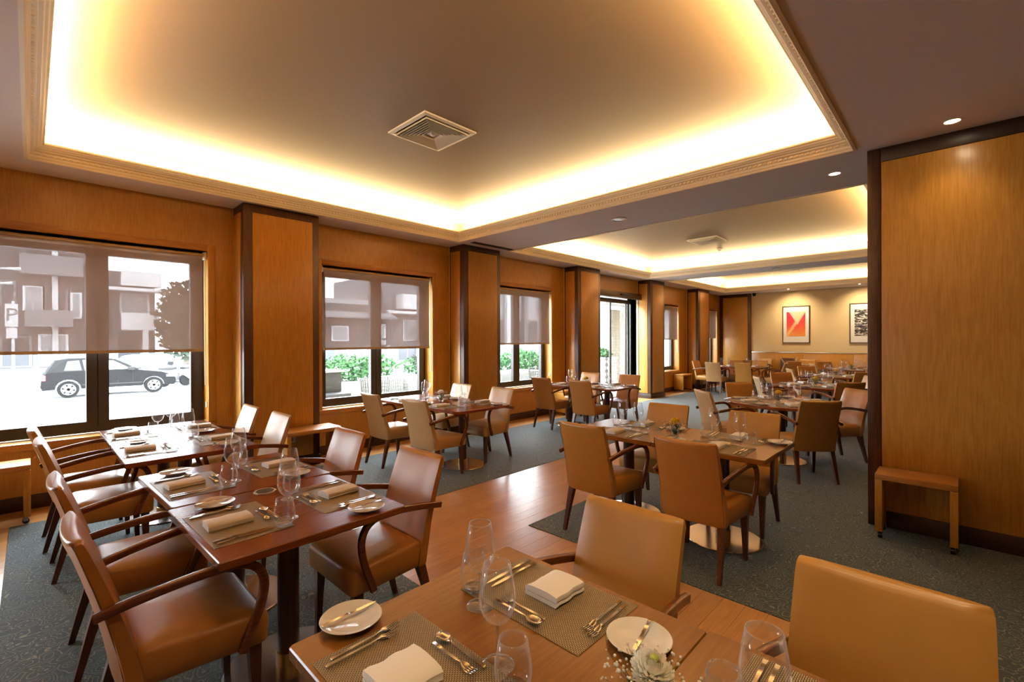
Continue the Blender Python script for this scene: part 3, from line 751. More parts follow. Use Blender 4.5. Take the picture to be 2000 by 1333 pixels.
def petal(name, c):
    m = mat(name, c, .6, spec=.1); t = N(m, 'ShaderNodeBsdfTranslucent'); t.inputs[0].default_value = (*c, 1)
    x = N(m, 'ShaderNodeMixShader'); x.inputs[0].default_value = .45
    L(m, bsdf(m).outputs[0], x.inputs[1]); L(m, t.outputs[0], x.inputs[2]); L(m, x.outputs[0], m.node_tree.nodes['Material Output'].inputs['Surface']); return m
YEL = petal('yellow_petals', (.98, .70, .03)); WHT = petal('white_petals', (.97, .95, .86))
GRN = mat('leaf_green', (.07, .12, .03), .5); GREENH = mat('green_heart', (.40, .48, .08), .6)
BLOOM = {'yellow': bloom_mesh('flower_head', 0, YEL), 'white': bloom_mesh('flower_head', 0, WHT)}
HEART = MB().lathe([(0, .007), (.005, .0055), (.007, .002), (.0, .0)], 12).mesh('flower_heart', GREENH, 3)
def gyps():
    b = MB(); st = MB(); rr = random.Random(11)
    for k in range(170):
        a = rr.uniform(0, 2*PI); r = .10*math.sqrt(rr.uniform(.03, 1)); z = .105+rr.uniform(-.035, .035)-(r*2.5)**2*.3
        c = Vector((r*math.cos(a), r*math.sin(a), z)); q = rr.uniform(.0018, .0040)
        b.lathe([(0, -q), (q*.8, -q*.5), (q, q*.15), (q*.6, q*.8), (0, q)], 6, tuple(c))
        if k % 2: st.tube([(r*.12*math.cos(a), r*.12*math.sin(a), .015), (r*.55*math.cos(a), r*.55*math.sin(a), z*.72), tuple(c)], .0005, 3, False)
    return b.mesh('blossom', WHT, 3), st.mesh('stalk', GRN)
GY = gyps()
STEM = MB().tube([(0, 0, .01), (.004, .002, .06), (.0, .0, .105)], .003, 6).mesh('stem', GRN, 3)
LEAF = MB().add([(0, 0, .05), (.012, .02, .075), (.0, .05, .085), (-.012, .02, .075), (0, 0, .05), (-.02, -.014, .08), (-.055, -.01, .09), (-.02, .012, .08)], [(0, 1, 2, 3), (4, 5, 6, 7)]).mesh('leaf', GRN)
def flowers(x, y, z, kind, where, sc=1.0):
    v = thing('vase', 'small glass tumbler vase holding a %s flower on %s' % (kind, where), 'vase', (x, y, z), 0, 'table vases')
    link('body', TW['vase'], v); link('base', TW['vbase'], v)
    f = thing('chrysanthemum', '%s chrysanthemum in the vase on %s' % (kind, where), 'flower', (x, y, z+.002), rnd.uniform(0, 6), 'table flowers')
    for me, nm, zz in ((STEM, 'stem', 0), (LEAF, 'leaf', 0)): link(nm, me, f)
    h = link('flower_head', BLOOM[kind], f, (0, 0, .10)); h.scale = (1.55*sc,)*3; h.rotation_euler.x = .22
    if kind == 'white': link('heart', HEART, h, (0, 0, .027))
    g = thing('gypsophila', 'sprig of tiny white gypsophila around the %s flower on %s' % (kind, where), 'flower', (x, y, z+.002), rnd.uniform(0, 6), 'table flowers')
    bl = link('blossom', GY[0], g, kind='stuff'); link('stalk', GY[1], g, kind='stuff')
    bl.scale = (1.0, 1.0, 1.0)

# ------------------------------------------------------------------ furniture in place
table(.465, 1.285, .497, 1.268, TOPH, 'honey brown square table in front with the white china and white flower')
table(.465, 1.285, -.31, .493, TOPH, 'honey brown table joined to the front one, a touch higher, mostly cut off', z=.757)
table(.458, 1.252, 1.925, 2.712, TOPR, 'red brown table beside the big window, nearer half of the joined pair', math.radians(1.5))
table(.452, 1.250, 2.732, 3.512, TOPR, 'red brown table joined behind the nearer red brown one', math.radians(2.2))
table(.425, 1.225, 3.91, 4.71, TOPR, 'glossy red brown table under the big window, nearer half')
table(.425, 1.225, 4.716, 5.53, TOPR, 'glossy red brown table under the big window, half touching the sill')
table(3.29, 4.165, 4.01, 5.76, TOPR, 'long round cornered red brown table under the second window', bases=2, r=.09)
table(6.45, 7.31, 3.98, 5.52, TOPR, 'long round cornered red brown table beside the glass door', bases=2, r=.09)
table(3.345, 4.125, .92, 1.733, TOPH, 'brown table in the middle on the blue carpet, end by the partition')
table(3.345, 4.125, 1.737, 2.55, TOPH, 'brown table in the middle on the blue carpet, end by the wooden aisle')
RT = [(6.66, 1.64), (9.42, 1.76), (12.18, 1.90), (14.94, 2.02)]
ORD = ['first', 'second', 'third', 'fourth']
for k, (x, y) in enumerate(RT): round_table(x, y, .62, TOPR, '%s round dining table counted from the middle of the room' % ORD[k])
table(13.95, 14.75, 3.95, 5.40, TOPR, 'long table by the last columns near the cream wall', bases=2)
table(15.95, 16.55, 4.38, 4.98, TOPR, 'small square table against the dado next to the wooden panel')
table(16.0, 16.6, 3.22, 3.82, TOPR, 'small square table by the cream wall under the red print')
table(16.0, 16.6, 1.45, 2.05, TOPR, 'small square table by the cream wall under the black and white print')

# chairs: x, y, heading, leather, label, group
CHAIRS = [
 (1.325, .915, 180, TAN, 'tan leather armchair at the front table, back to the carpet, nearer the aisle', 'chairs at the front tables'),
 (1.30, .145, 180, TAN, 'large tan leather armchair cut off by the lower edge, at the front table', 'chairs at the front tables'),
 (.405, 2.255, 0, BROWN, 'cognac armchair with wooden arms at the left end, nearest in the window row', 'chairs at the red brown window tables'),
 (.385, 3.08, 0, BROWN, 'cognac armchair second in the row beside the big window', 'chairs at the red brown window tables'),
 (.345, 4.37, 0, COGN, 'tan armchair third in the row beside the big window', 'chairs at the red brown window tables'),
 (.315, 5.03, 0, COGN, 'tan armchair fourth in the row, right by the window sill', 'chairs at the red brown window tables'),
 (1.30, 2.29, 180, BROWN, 'cognac armchair facing the window at the nearer red brown table, back to the aisle', 'chairs at the red brown window tables'),
 (1.31, 3.175, 181, BROWN, 'cognac armchair facing the window at the joined second red brown table', 'chairs at the red brown window tables'),
 (1.265, 4.38, 180, CREAM, 'shiny cream armchair in front of the first column, nearer one', 'chairs at the red brown window tables'),
 (1.24, 5.12, 180, CREAM, 'shiny cream armchair in front of the first column, nearer the window', 'chairs at the red brown window tables'),
 (3.225, 4.34, 4, CREAM, 'beige armchair with its back to us at the second window table, nearer one', 'chairs at the second window table'),
 (3.19, 5.21, 0, CREAM, 'beige armchair with its back to us at the second window table, by the wall', 'chairs at the second window table'),
 (4.19, 4.50, 180, CREAM, 'beige armchair facing us at the second window table, on the aisle side', 'chairs at the second window table'),
 (4.16, 5.32, 180, CREAM, 'beige armchair facing us at the second window table, before the second column', 'chairs at the second window table'),
 (6.39, 4.38, 0, BROWN, 'brown armchair back to us at the table by the door, aisle side', 'chairs at the door table'),
 (6.45, 5.24, 0, BROWN, 'brown armchair back to us at the table by the door, third window side', 'chairs at the door table'),
 (7.42, 4.40, 180, BROWN, 'brown armchair facing us at the table by the door, in front of the fourth column', 'chairs at the door table'),
 (7.47, 5.30, 180, BROWN, 'brown armchair facing us at the table by the door, before the third column', 'chairs at the door table'),
 (3.243, 1.287, 0, BROWN, 'brown armchair with its back to us at the middle table, over the steel disc', 'chairs at the middle table'),
 (3.262, 2.115, 0, TAN, 'tan armchair with its back to us at the middle table, beside the wooden aisle', 'chairs at the middle table'),
 (4.165, 2.11, 180, TAN, 'tan armchair facing us at the middle table behind the yellow flower', 'chairs at the middle table'),
 (4.16, 1.31, 180, TAN, 'brown armchair facing us at the middle table near the partition', 'chairs at the middle table'),
]
for x, y, a, m, lab, g in CHAIRS: chair(x, y, a, m, lab, g)
for k, (x, y) in enumerate(RT):
    o = ORD[k]; ms = [(TAN, CREAM, TAN, COGN), (BROWN, CREAM, BROWN, CREAM), (TAN, CREAM, TAN, CREAM), (TAN, CREAM, TAN, BROWN)][k]
    g = 'chairs round the round tables'
    chair(x-.66, y-.40, 40, ms[0], 'armchair with its back to us at the %s round table, partition side' % o, g)
    chair(x-.50, y+.52, -42 if k == 0 else -60, ms[1], 'armchair turned sideways at the %s round table, aisle side' % o, g)
    chair(x+.56, y+.55, -135, ms[2], 'armchair facing us behind the %s round table' % o, g)
    chair(x+.50, y-.50, 138, ms[3], 'armchair turned to the windows at the %s round table' % o, g)
FAR = [(13.72, 5.05, 0, CREAM, 'grey lit armchair back to us at the long far table, column side'), (13.88, 4.30, 0, TAN, 'tan armchair back to us at the long far table, middle side'),
       (14.95, 5.02, 180, BROWN, 'brown armchair facing us across the long far table, column side'), (14.95, 4.32, 180, TAN, 'tan armchair facing us across the long far table'),
       (14.06, 5.50, -95, TAN, 'orange tan armchair at the window end of the long far table'), (14.35, 3.72, 95, CREAM, 'cream armchair at the room end of the long far table'),
       (16.72, 4.68, 180, CREAM, 'cream armchair against the dado at the small square table by the wooden panel'), (15.80, 4.68, 0, TAN, 'tan armchair back to us at the small square table by the wooden panel'),
       (16.75, 3.45, 180, TAN, 'tan armchair against the dado under the red print'), (15.85, 3.52, 0, BROWN, 'dark brown armchair back to us under the red print'),
       (16.75, 1.75, 180, TAN, 'tan armchair against the dado under the black and white print')]
for x, y, a, m, lab in FAR: chair(x, y, a, m, lab, 'chairs at the far tables')

Z = .7502
# front table
setting(.632, .925, 0, Z, 'the front table place opposite the tan chairs', square=True)
setting(1.108, .922, 180, Z, 'the front table place of the whole tan chair', square=True)
setting(1.108, .145, 180, Z+.007, 'the front table place of the cut off tan chair', square=True)
flowers(.872, .455, Z+.007, 'white', 'the front table')
# red brown tables by the big window
setting(.632, 2.29, 2, Z, 'the nearer red brown table, chair row side')
setting(1.085, 2.34, 182, Z, 'the nearer red brown table, aisle side')
setting(.625, 3.08, 2, Z, 'the joined second red brown table, chair row side')
setting(1.075, 3.16, 182, Z, 'the joined second red brown table, aisle side')
setting(.592, 4.32, 0, Z, 'the glossy window table, nearer chair row side')
setting(1.06, 4.38, 180, Z, 'the glossy window table, nearer column side')
setting(.592, 5.09, 0, Z, 'the glossy window table, sill end, chair row side')
setting(1.06, 5.10, 180, Z, 'the glossy window table, sill end, column side')
for ya, yb, wh in ((4.42, 5.24, 'second window table'),):
    for (x, y, a, s) in ((3.46, 4.50, 0, 'nearer left-side seat'), (3.46, 5.22, 0, 'sill end left-side seat'), (3.995, 4.42, 180, 'nearer right-side seat'), (3.995, 5.22, 180, 'sill end right-side seat')):
        setting(x, y, a, Z, 'the %s of the %s' % (s, wh))
for (x, y, a, s) in ((6.62, 4.40, 0, 'nearer left-side seat'), (6.62, 5.12, 0, 'wall end left-side seat'), (7.14, 4.38, 180, 'nearer right-side seat'), (7.14, 5.10, 180, 'wall end right-side seat')):
    setting(x, y, a, Z, 'the %s of the door table' % s)
for (x, y, a, s) in ((3.515, 1.29, 0, 'chair back to us by the disc'), (3.515, 2.13, 0, 'chair back to us by the aisle'), (3.955, 1.30, 180, 'chair facing us by the partition'), (3.955, 2.12, 180, 'chair facing us by the aisle')):
    setting(x, y, a, Z, 'the middle table, '+s)
flowers(3.70, 1.69, Z, 'yellow', 'the middle table')
flowers(3.74, 4.90, Z, 'white', 'the second window table')
flowers(6.80, 4.74, Z, 'yellow', 'the door table')
for k, (x, y) in enumerate(RT):
    for da, s in ((211, 'back to us'), (133, 'aisle side'), (45, 'facing us'), (-45, 'window facing')):
        a = math.radians(da); setting(x+.375*math.cos(a), y+.375*math.sin(a), da+180, Z, 'the %s seat of the %s round table' % (s, ORD[k]), 2 if k < 2 else 1)
    flowers(x-.05, y+.02, Z, 'yellow', 'the %s round table' % ORD[k])
for (x, y, a, s) in ((14.12, 5.02, 0, 'column side'), (14.12, 4.30, 0, 'near middle'), (14.58, 5.02, 180, 'column side far'), (14.58, 4.30, 180, 'middle far')):
    setting(x, y, a, Z, 'the %s seat of the long far table' % s, 1)
for (x, y, a, s) in ((16.40, 4.68, 180, 'wall seat of the small table by the panel'), (16.10, 4.68, 0, 'near seat of the small table by the panel'), (16.45, 3.5, 180, 'wall seat of the small table under the red print'),
                     (16.15, 3.5, 0, 'near seat of the small table under the red print'), (16.45, 1.75, 180, 'wall seat under the black and white print')):
    x2 = x
    wine_glass(x+.02, y+.10, Z, 'empty wine glass at the '+s); tumbler(x-.02, y+.18, Z, 'empty tumbler at the '+s)
    item('plate', 'side_plate', 'white side plate at the '+s, 'plate', x, y-.20, Z, 0, 'white side plates')
    item('napkin', 'napkin', 'folded cream napkin at the '+s, 'napkin', x, y, Z, 0, 'folded napkins')
# cards and coasters
cs = [(.055*math.cos(PI/8+k*PI/4), .055*math.sin(PI/8+k*PI/4)) for k in range(8)]
ct = link('coaster', MB().loft([[(x, y, 0) for x, y in cs], [(x, y, .004) for x, y in cs]]).mesh('coaster', WHITEP), None, (.862, 2.655, Z), .2)
tag(ct, 'octagonal coaster with dark face on the seam of the red brown tables', 'coaster')
MB().loft([[(x*.82, y*.82, .0041) for x, y in cs], [(x*.82, y*.82, .0048) for x, y in cs]]).obj('dark_face', BLACKM, ct)
CARD = mat('cream_card', (.78, .70, .48), .5)
cd = link('menu_card', MB().loft([[(x, y, 0) for x, y in ((-.10, -.045), (.06, -.06), (.11, .0), (.07, .055), (-.09, .05))], [(x, y, .002) for x, y in ((-.10, -.045), (.06, -.06), (.11, .0), (.07, .055), (-.09, .05))]]).mesh('menu_card', CARD), None, (3.672, 1.345, Z), -.75)
tag(cd, 'cream paper card lying on the middle table between the glasses', 'card')

# ------------------------------------------------------------------ luggage benches on castors
def bench(x0, x1, y0, y1, h, label, front='-x'):
    t = thing('side_bench', label, 'bench', ((x0+x1)/2, (y0+y1)/2, .004), 0, 'small wooden benches on castors')
    hx, hy = (x1-x0)/2, (y1-y0)/2; k = .045; zc = .055
    bbox('top', -hx, hx, -hy, hy, h-k, h, OAKY if hy > hx else OAKX, t, .004)
    if hy > hx:
        for s in (-1, 1): bbox('side_panel', -hx, hx, min(s*hy, s*(hy-k)), max(s*hy, s*(hy-k)), zc, h-k-.001, OAK, t, .004)
    else:
        for s in (-1, 1): bbox('side_panel', min(s*hx, s*(hx-k)), max(s*hx, s*(hx-k)), -hy, hy, zc, h-k-.001, OAK, t, .004)
    for sx in (-1, 1):
        for sy in (-1, 1):
            cxx, cyy = sx*(hx-.03), sy*(hy-.03)
            c = MB().tube([(cxx, cyy-.012, .022), (cxx, cyy+.012, .022)], .022, 14).obj('castor', BLACKM, t, .6)
            MB().box(cxx-.015, cxx+.015, cyy-.016, cyy-.0125, .02, zc).box(cxx-.015, cxx+.015, cyy+.0125, cyy+.016, .02, zc).box(cxx-.015, cxx+.015, cyy-.016, cyy+.016, zc-.006, zc-.0005).obj('fork', GREYM, c)
bench(4.55, 4.84, .005, .475, .50, 'small oak bench on castors against the wooden partition')
bench(-.62, .00, 5.70, 6.02, .50, 'small oak bench on castors below the big first window')
bench(2.00, 2.64, 5.44, 5.79, .50, 'small oak bench on castors in front of the first column')
bench(7.55, 8.02, 5.78, 6.10, .50, 'small oak bench on castors behind the door table')
bench(13.35, 14.0, 5.86, 6.15, .50, 'small oak bench on castors under the window after the door')
# low dark screen with a sloping pale rail near the cream wall
ls = thing('service_screen', 'low dark wooden screen with a sloping pale rail by the cream wall', 'screen', (17.15, 4.24, .004))
bbox('panel', -.03, .03, -.40, .0, .08, .93, DARKW, ls, .005); bbox('side', -.62, -.03, -.03, .0, .08, .55, DARKW, ls, .005); bbox('plinth', -.62, .03, -.40, .0, .0, .079, DARKX, ls)
MB().tube([(-.06, -.02, .93), (-.60, -.38, .58)], .022, 8).obj('rail', STEEL, ls, .6)

# ------------------------------------------------------------------ the street and terrace outside
G = -.55
ASPH = mat('pale_asphalt', (.30, .30, .31), .8); PAVE = mat('pale_paving', (.62, .62, .62), .8)
_v = coords(ASPH); L(ASPH, ramp(ASPH, noise(ASPH, _v, 1.2, 5), [(.3, (.25, .25, .26)), (.7, (.36, .36, .37))]), bsdf(ASPH).inputs['Base Color'])
GREYB = mat('dark_render', (.045, .044, .046), .8); GREYL = mat('mid_render', (.10, .10, .105), .8); WHB = mat('white_render', (.38, .38, .38), .7)
WING = mat('dark_window', (.035, .037, .042), .15, spec=.2); PALEW = mat('pale_curtain', (.16, .165, .175), .4)
STONE = mat('grey_stone', (.12, .118, .115), .85); DSTONE = mat('dark_stone', (.06, .058, .056), .85)
LEAF_ = mat('hedge_leaf', (.035, .10, .035), .7, spec=.15); LEAF2 = mat('tree_leaf', (.035, .045, .033), .8, spec=.1); BARK = mat('bark', (.08, .06, .05), .9)
CARB = mat('black_car_paint', (.006, .006, .007), .35, spec=.12); CARW = mat('white_car_paint', (.6, .6, .62), .3); CARG = mat('grey_car_paint', (.09, .09, .10), .3)
TYRE = mat('tyre_rubber', (.008, .008, .008), .8, spec=.1); ALLOY = mat('alloy', (.25, .25, .26), .5, .0); TLIGHT = mat('red_lamp_glass', (.35, .03, .03), .3)
street = bbox('street', -30, 90, 15.5, 70, G-.2, G-.02, ASPH, kind='structure')
pav = bbox('pavement', -30, 90, 11.2, 15.49, G-.2, G+.05, PAVE, kind='structure')
bbox('pavement_far', -30, 90, 30.5, 70, G-.019, G+.10, PAVE, kind='structure')
terr = bbox('terrace_ground', -6, 40, W+TH+.01, 11.19, -.20, -.03, PAVE, kind='structure')
rl = struct('lane_marking'); 
for k in range(10): bbox('stripe', -8+k*4, -6+k*4, 19.0, 19.12, G-.0199, G-.012, PAVE, rl)

def building(name, x0, x1, y, z0, z1, m, label, wins, depth=6, extra=None):
    b = thing(name, label, 'building', (x0, y, z0), 0, 'buildings across the street')
    MB().box(0, x1-x0, 0, depth, 0, z1-z0).obj('wall', m, b)
    for (wx0, wx1, wz0, wz1, wm) in wins:
        f = MB().box(wx0-x0-.08, wx1-x0+.08, -.06, -.001, wz0-z0-.08, wz1-z0+.08).obj('window', WHB if wm is PALEW else GREYL, b)
        nn = max(1, round((wx1-wx0)/1.1))
        for k in range(nn):
            a = wx0-x0+(wx1-wx0)*k/nn
            MB().box(a+.04, a+(wx1-wx0)/nn-.04, -.075, -.061, wz0-z0, wz1-z0).obj('pane', wm, f)
    return b
A = building('apartment_building', -12, 2.45, 38, G, 9.5, GREYB, 'dark grey apartment building seen through the big window blind',
    [(-.2, .52, 3.4, 4.65, PALEW), (.6, 1.5, 3.4, 4.65, WING), (1.75, 2.1, 3.0, 4.4, PALEW), (-1.1, -.6, 3.6, 4.9, WING), (-1.1, 0, .2, 1.8, WING), (.4, 1.5, .2, 1.9, PALEW), (-5, -2, 3.4, 4.6, PALEW), (-.2, 1.5, 6.4, 7.6, WING)])
bbox('balcony', 11.8, 13.75, -.9, -.001, 2.95, 3.9, GREYL, A); bbox('balcony', 11.6, 14.2, -.9, -.001, 5.9, 7.0, GREYL, A); bbox('pilaster', 12.9, 13.15, -.2, -.001, 0, 10, WHB, A)
B = building('balcony_building', 2.6, 6.0, 40, G, 6.2, GREYL, 'white balcony building seen through the big window, beside the tree',
    [(2.8, 3.8, 2.2, 3.6, WING), (4.2, 5.6, 3.5, 4.7, PALEW), (4.0, 5.2, -.2, 1.9, WING), (2.8, 3.6, 0, 1.6, WING)], 5)
bbox('balcony', 1.5, 3.5, -1.0, -.001, 2.85, 3.95, WHB, B); bbox('balcony', 1.5, 3.6, -1.0, -.001, 5.75, 6.7, WHB, B); bbox('slab', 0, 4.0, -1.3, -.001, 5.4, 5.6, WHB, B); bbox('post', 2.6, 2.9, -1.0, -.7, 0, 2.84, WHB, B)
C = building('tiled_roof_building', 13.2, 20.4, 34, G, 4.4, GREYB, 'low dark building with a tiled roof behind the second window blind',
    [(14.2, 15.0, 1.4, 2.6, WING), (15.8, 17.0, 1.6, 2.6, PALEW), (17.8, 19.2, 1.4, 2.6, WING), (19.4, 20.2, 1.3, 2.8, PALEW), (14.6, 16, -.2, .9, WING), (17, 18.5, -.2, .9, PALEW)], 5)
MB().add([(-.6, -1.0, 3.95), (7.6, -1.0, 3.95), (7.6, 3, 5.6), (-.6, 3, 5.6), (-.6, -1.0, 3.8), (7.6, -1.0, 3.8), (7.6, 3, 5.4), (-.6, 3, 5.4)], [(0, 1, 2, 3), (4, 7, 6, 5), (0, 4, 5, 1), (1, 5, 6, 2), (3, 2, 6, 7), (0, 3, 7, 4)]).obj('roof', GREYL, C)
D = building('white_corner_building', 20.6, 30, 38, G, 7.2, GREYL, 'pale corner building with a white balcony behind the second window blind',
    [(21, 22.6, 1.6, 3.4, WING), (24.6, 27, 1.6, 3.4, PALEW), (21.2, 22.4, 4.6, 6.2, WING), (21, 23, -.3, 1.0, PALEW), (24, 27, -.3, 1.0, WING)], 6)
bbox('balcony', 3.2, 9.2, -1.2, -.001, 5.0, 6.4, WHB, D); bbox('slab', 0, 9.2, -1.5, -.001, 4.55, 4.8, WHB, D); bbox('balcony', 5.2, 9.2, -1.2, -.001, 2.2, 3.4, WHB, D); bbox('post', 6.0, 6.4, -1.2, -.8, 0, 2.19, WHB, D)
E_ = building('pilaster_building', 30.6, 70, 33.5, G, 6.8, PALEW, 'pale building with tall pilasters behind the third window',
    [(32.1+k*2.6, 33.5+k*2.6, .3, 3.6, WING) for k in range(12)], 6)
for k in range(13): bbox('pilaster', .5+k*2.6, 1.1+k*2.6, -.35, -.001, 0, 7.3, WHB if k % 2 else GREYL, E_)

def foliage(name, c, r, n, leaf, m, parent, seed=1, flat=1.0):
    rr = random.Random(seed); b = MB()
    for k in range(n):
        while True:
            p = Vector((rr.uniform(-1, 1), rr.uniform(-1, 1), rr.uniform(-1, 1)))
            if .25 < p.length < 1: break
        q = Vector((c[0]+p.x*r[0], c[1]+p.y*r[1], c[2]+p.z*r[2]))
        u = Vector((rr.uniform(-1, 1), rr.uniform(-1, 1), rr.uniform(-.3, 1))).normalized(); v = u.cross(Vector((rr.uniform(-1, 1), rr.uniform(-1, 1), .2))).normalized()
        l = leaf*rr.uniform(.6, 1.3)
        b.add([q, q+u*l*.5+v*l*.28, q+u*l, q+u*l*.5-v*l*.28], [(0, 1, 2, 3)])
    return b.obj(name, m, parent, kind='stuff')
tr = thing('street_tree', 'large dark evergreen tree seen through the big window, right of the white building', 'tree', (7.2, 37, G))
MB().tube([(0, 0, 0), (.1, 0, 1.5), (0, .1, 3)], [.22, .18, .12], 8).obj('trunk', BARK, tr, 3)
foliage('crown', (0, 0, 3.4), (1.65, 1.5, 2.6), 2600, .42, LEAF2, tr, 3); foliage('crown', (.9, .2, 2.6), (1.1, 1.2, 2.0), 1200, .42, LEAF2, tr, 4)
ag_ = thing('agave_plant', 'spiky agave plant behind the parked black car', 'plant', (4.9, 31.6, G+.1))
for k in range(16):
    a = k*2.4; e = .5+.8*(k % 4)/4; l = 1.1
    d = Vector((math.cos(a)*math.cos(e), math.sin(a)*math.cos(e), math.sin(e)))
    MB().tube([(0, 0, .3), tuple(d*l*.5+Vector((0, 0, .35))), tuple(d*l+Vector((0, 0, .30)))], [.05, .045, .004], 4).obj('leaf', LEAF2, ag_)

def wheel(parent, x, y, r, sidey):
    t = MB().tube([(x, y, r), (x, y+.19, r)], r, 24).obj('wheel', TYRE, parent, .6)
    rim = MB().tube([(x, y-.012, r), (x, y-.002, r)], r*.66, 20).obj('hub', TYRE, t, .6)
    s = MB()
    for k in range(6):
        a = k*PI/3+.3; dx, dz = math.cos(a), math.sin(a); nx, nz = -dz, dx; w1, w2 = .035, .055; R1 = r*.64
        s.add([(x+nx*w1, y-.03, r+nz*w1), (x-nx*w1, y-.03, r-nz*w1), (x+dx*R1-nx*w2, y-.03, r+dz*R1-nz*w2), (x+dx*R1+nx*w2, y-.03, r+dz*R1+nz*w2),
               (x+nx*w1, y-.013, r+nz*w1), (x-nx*w1, y-.013, r-nz*w1), (x+dx*R1-nx*w2, y-.013, r+dz*R1-nz*w2), (x+dx*R1+nx*w2, y-.013, r+dz*R1+nz*w2)], [(0, 1, 2, 3), (4, 7, 6, 5), (0, 4, 5, 1), (1, 5, 6, 2), (2, 6, 7, 3), (3, 7, 4, 0)])
    s.add(*(lambda m_: (m_.v, m_.f))(MB().loft([[(x+R*math.cos(a_), yy, r+R*math.sin(a_)) for a_ in [j*2*PI/24 for j in range(24)]] for R, yy in ((r*.60, -.0+y-.014), (r*.68, y-.02), (r*.68, y-.013), (r*.60, y-.013))], False, False)))
    s.obj('spoke', ALLOY, t)
def car(name, x, y, m, label, L_=4.08, hb=True):
    c = thing(name, label, 'car', (x, y, G), 0)
    k = L_/4.08
    # lower body outline (x, z), front at +x, with wheel arches
    def arch(cx, r, n=9): return [(cx+r*math.cos(PI*j/(n-1)), .31+r*math.sin(PI*j/(n-1))) for j in range(n)]
    low = [(.05, .30), (.0, .42), (.02, .62), (.10, .88), (.20, .95), (1.5, .98), (2.75, .96), (3.55, .84), (3.92, .70), (4.04, .56), (4.06, .40), (3.98, .28)]
    bot = arch(3.30, .36)+arch(.74, .36)
    pts = [(px*k, pz) for px, pz in low+bot]
    def prism(P, y0, y1, ins=0.0): return MB().loft([[(px, y0, pz) for px, pz in P], [(px, y1, pz) for px, pz in P]])
    prism(pts, 0, 1.7).obj('body', m, c)
    roof = [(.16, .95), (.42, 1.40), (.75, 1.46), (1.7, 1.46), (2.1, 1.40), (2.85, .96)] if hb else [(.5, .95), (.95, 1.38), (1.3, 1.44), (2.1, 1.44), (2.4, 1.38), (3.0, .96)]
    R = [(px*k, pz) for px, pz in roof]
    cab = MB().loft([[(px, .06, pz) if pz < 1 else (px, .17, pz) for px, pz in R], [(px, 1.64, pz) if pz < 1 else (px, 1.53, pz) for px, pz in R]]).obj('cabin', m, c)
    def side(P):
        return MB().loft([[(px*k, .045+(pz-.96)*.26, pz) for px, pz in P], [(px*k, .075+(pz-.96)*.26, pz) for px, pz in P]])
    side([(.62, 1.0), (.72, 1.36), (1.05, 1.39), (1.12, 1.0)]).obj('side_window', WING, c)
    side([(1.2, 1.0), (1.14, 1.39), (1.7, 1.39), (2.05, 1.34), (2.58, 1.0)]).obj('side_window', PALEW, c)
    wheel(c, .74*k, -.012, .31, 0); wheel(c, 3.30*k, -.012, .31, 0)
    MB().box(.0, .14*k, -.012, .30, .66, .86).obj('tail_lamp', TLIGHT, c); MB().box(3.72*k, 3.98*k, -.010, .3, .62, .72).obj('head_lamp', PALEW, c)
    MB().box(2.46*k, 2.66*k, -.16, .05, .96, 1.08).obj('mirror', BLACKM, c); MB().box(1.30*k, 1.46*k, -.015, .0, .80, .83).obj('door_handle', BLACKM, c)
    MB().box(.86*k+.27, 3.30*k-.38, -.014, .0, .42, .47).obj('side_strip', BLACKM, c)
    MB().box(1.18*k, 1.19*k, -.006, .0, .40, .96).obj('door_gap', BLACKM, c); MB().box(2.62*k, 2.63*k, -.006, .0, .40, .96).obj('door_gap', BLACKM, c)
    return c
car('hatchback_car', .25, 24.0, CARB, 'black hatchback parked across the street outside the big window')
car('parked_car', -5.0, 24.2, CARW, 'white car behind the black hatchback, only its front showing', 4.4, False)
car('parked_car', -5.6, 28.0, CARW, 'white car farther back beyond the street post, partly hidden', 4.4, False)
car('parked_car', 2.2, 28.6, CARG, 'grey car parked behind the black hatchback', 4.3, False)
for k in range(4):
    mx_, my_ = 4.75+k*.85, 26.6+.12*k
    mb = thing('motor_scooter', 'parked motor scooter behind the black car, number %s of four from the car' % ['one', 'two', 'three', 'four'][k], 'scooter', (mx_, my_, G+.0), .5, 'parked scooters')
    for xx in (-.55, .6): MB().tube([(xx, -.06, .27), (xx, .06, .27)], .27, 16).obj('wheel', TYRE, mb, .6)
    MB().loft([[(x, y, z) for x, z in ((-.75, .55), (-.7, .75), (-.1, .78), (.1, .45), (.45, .45), (.6, 1.0), (.7, .95), (.62, .4), (.1, .28), (-.4, .3))] for y in (-.13, .13)]).obj('fairing', [CARG, CARW, CARB, CARG][k], mb)
    MB().box(-.7, -.05, -.14, .14, .79, .88).obj('seat', BLACKM, mb); MB().tube([(.6, -.32, 1.05), (.55, 0, 1.0), (.6, .32, 1.05)], .02, 6).obj('handlebar', BLACKM, mb)
# post with a parking sign
ps = thing('parking_sign', 'tall post with a white P parking sign outside the big window', 'sign', (-.40, 23.4, G))
MB().tube([(0, 0, 0), (0, 0, 3.5)], .04, 10).obj('post', WHB, ps, .6)
MB().box(-.19, .12, -.06, -.041, 2.62, 3.40).obj('plate', WHB, ps); MB().box(-.16, .10, -.06, -.041, 2.22, 2.58).obj('lower_plate', WHB, ps)
def text(body, size, loc, m, parent, rot=(PI/2, 0, 0)):
    cu = bpy.data.curves.new('lettering_curve', 'FONT'); cu.body = body; cu.size = size; cu.extrude = .002; cu.align_x = 'CENTER'; cu.align_y = 'CENTER'
    tmp = bpy.data.objects.new('lettering_curve', cu); COL.objects.link(tmp); bpy.context.view_layer.update()
    me = bpy.data.meshes.new_from_object(tmp.evaluated_get(bpy.context.evaluated_depsgraph_get())); bpy.data.objects.remove(tmp)
    me.materials.clear(); me.materials.append(m); o = link('lettering', me, parent, loc); o.rotation_euler = rot; return o
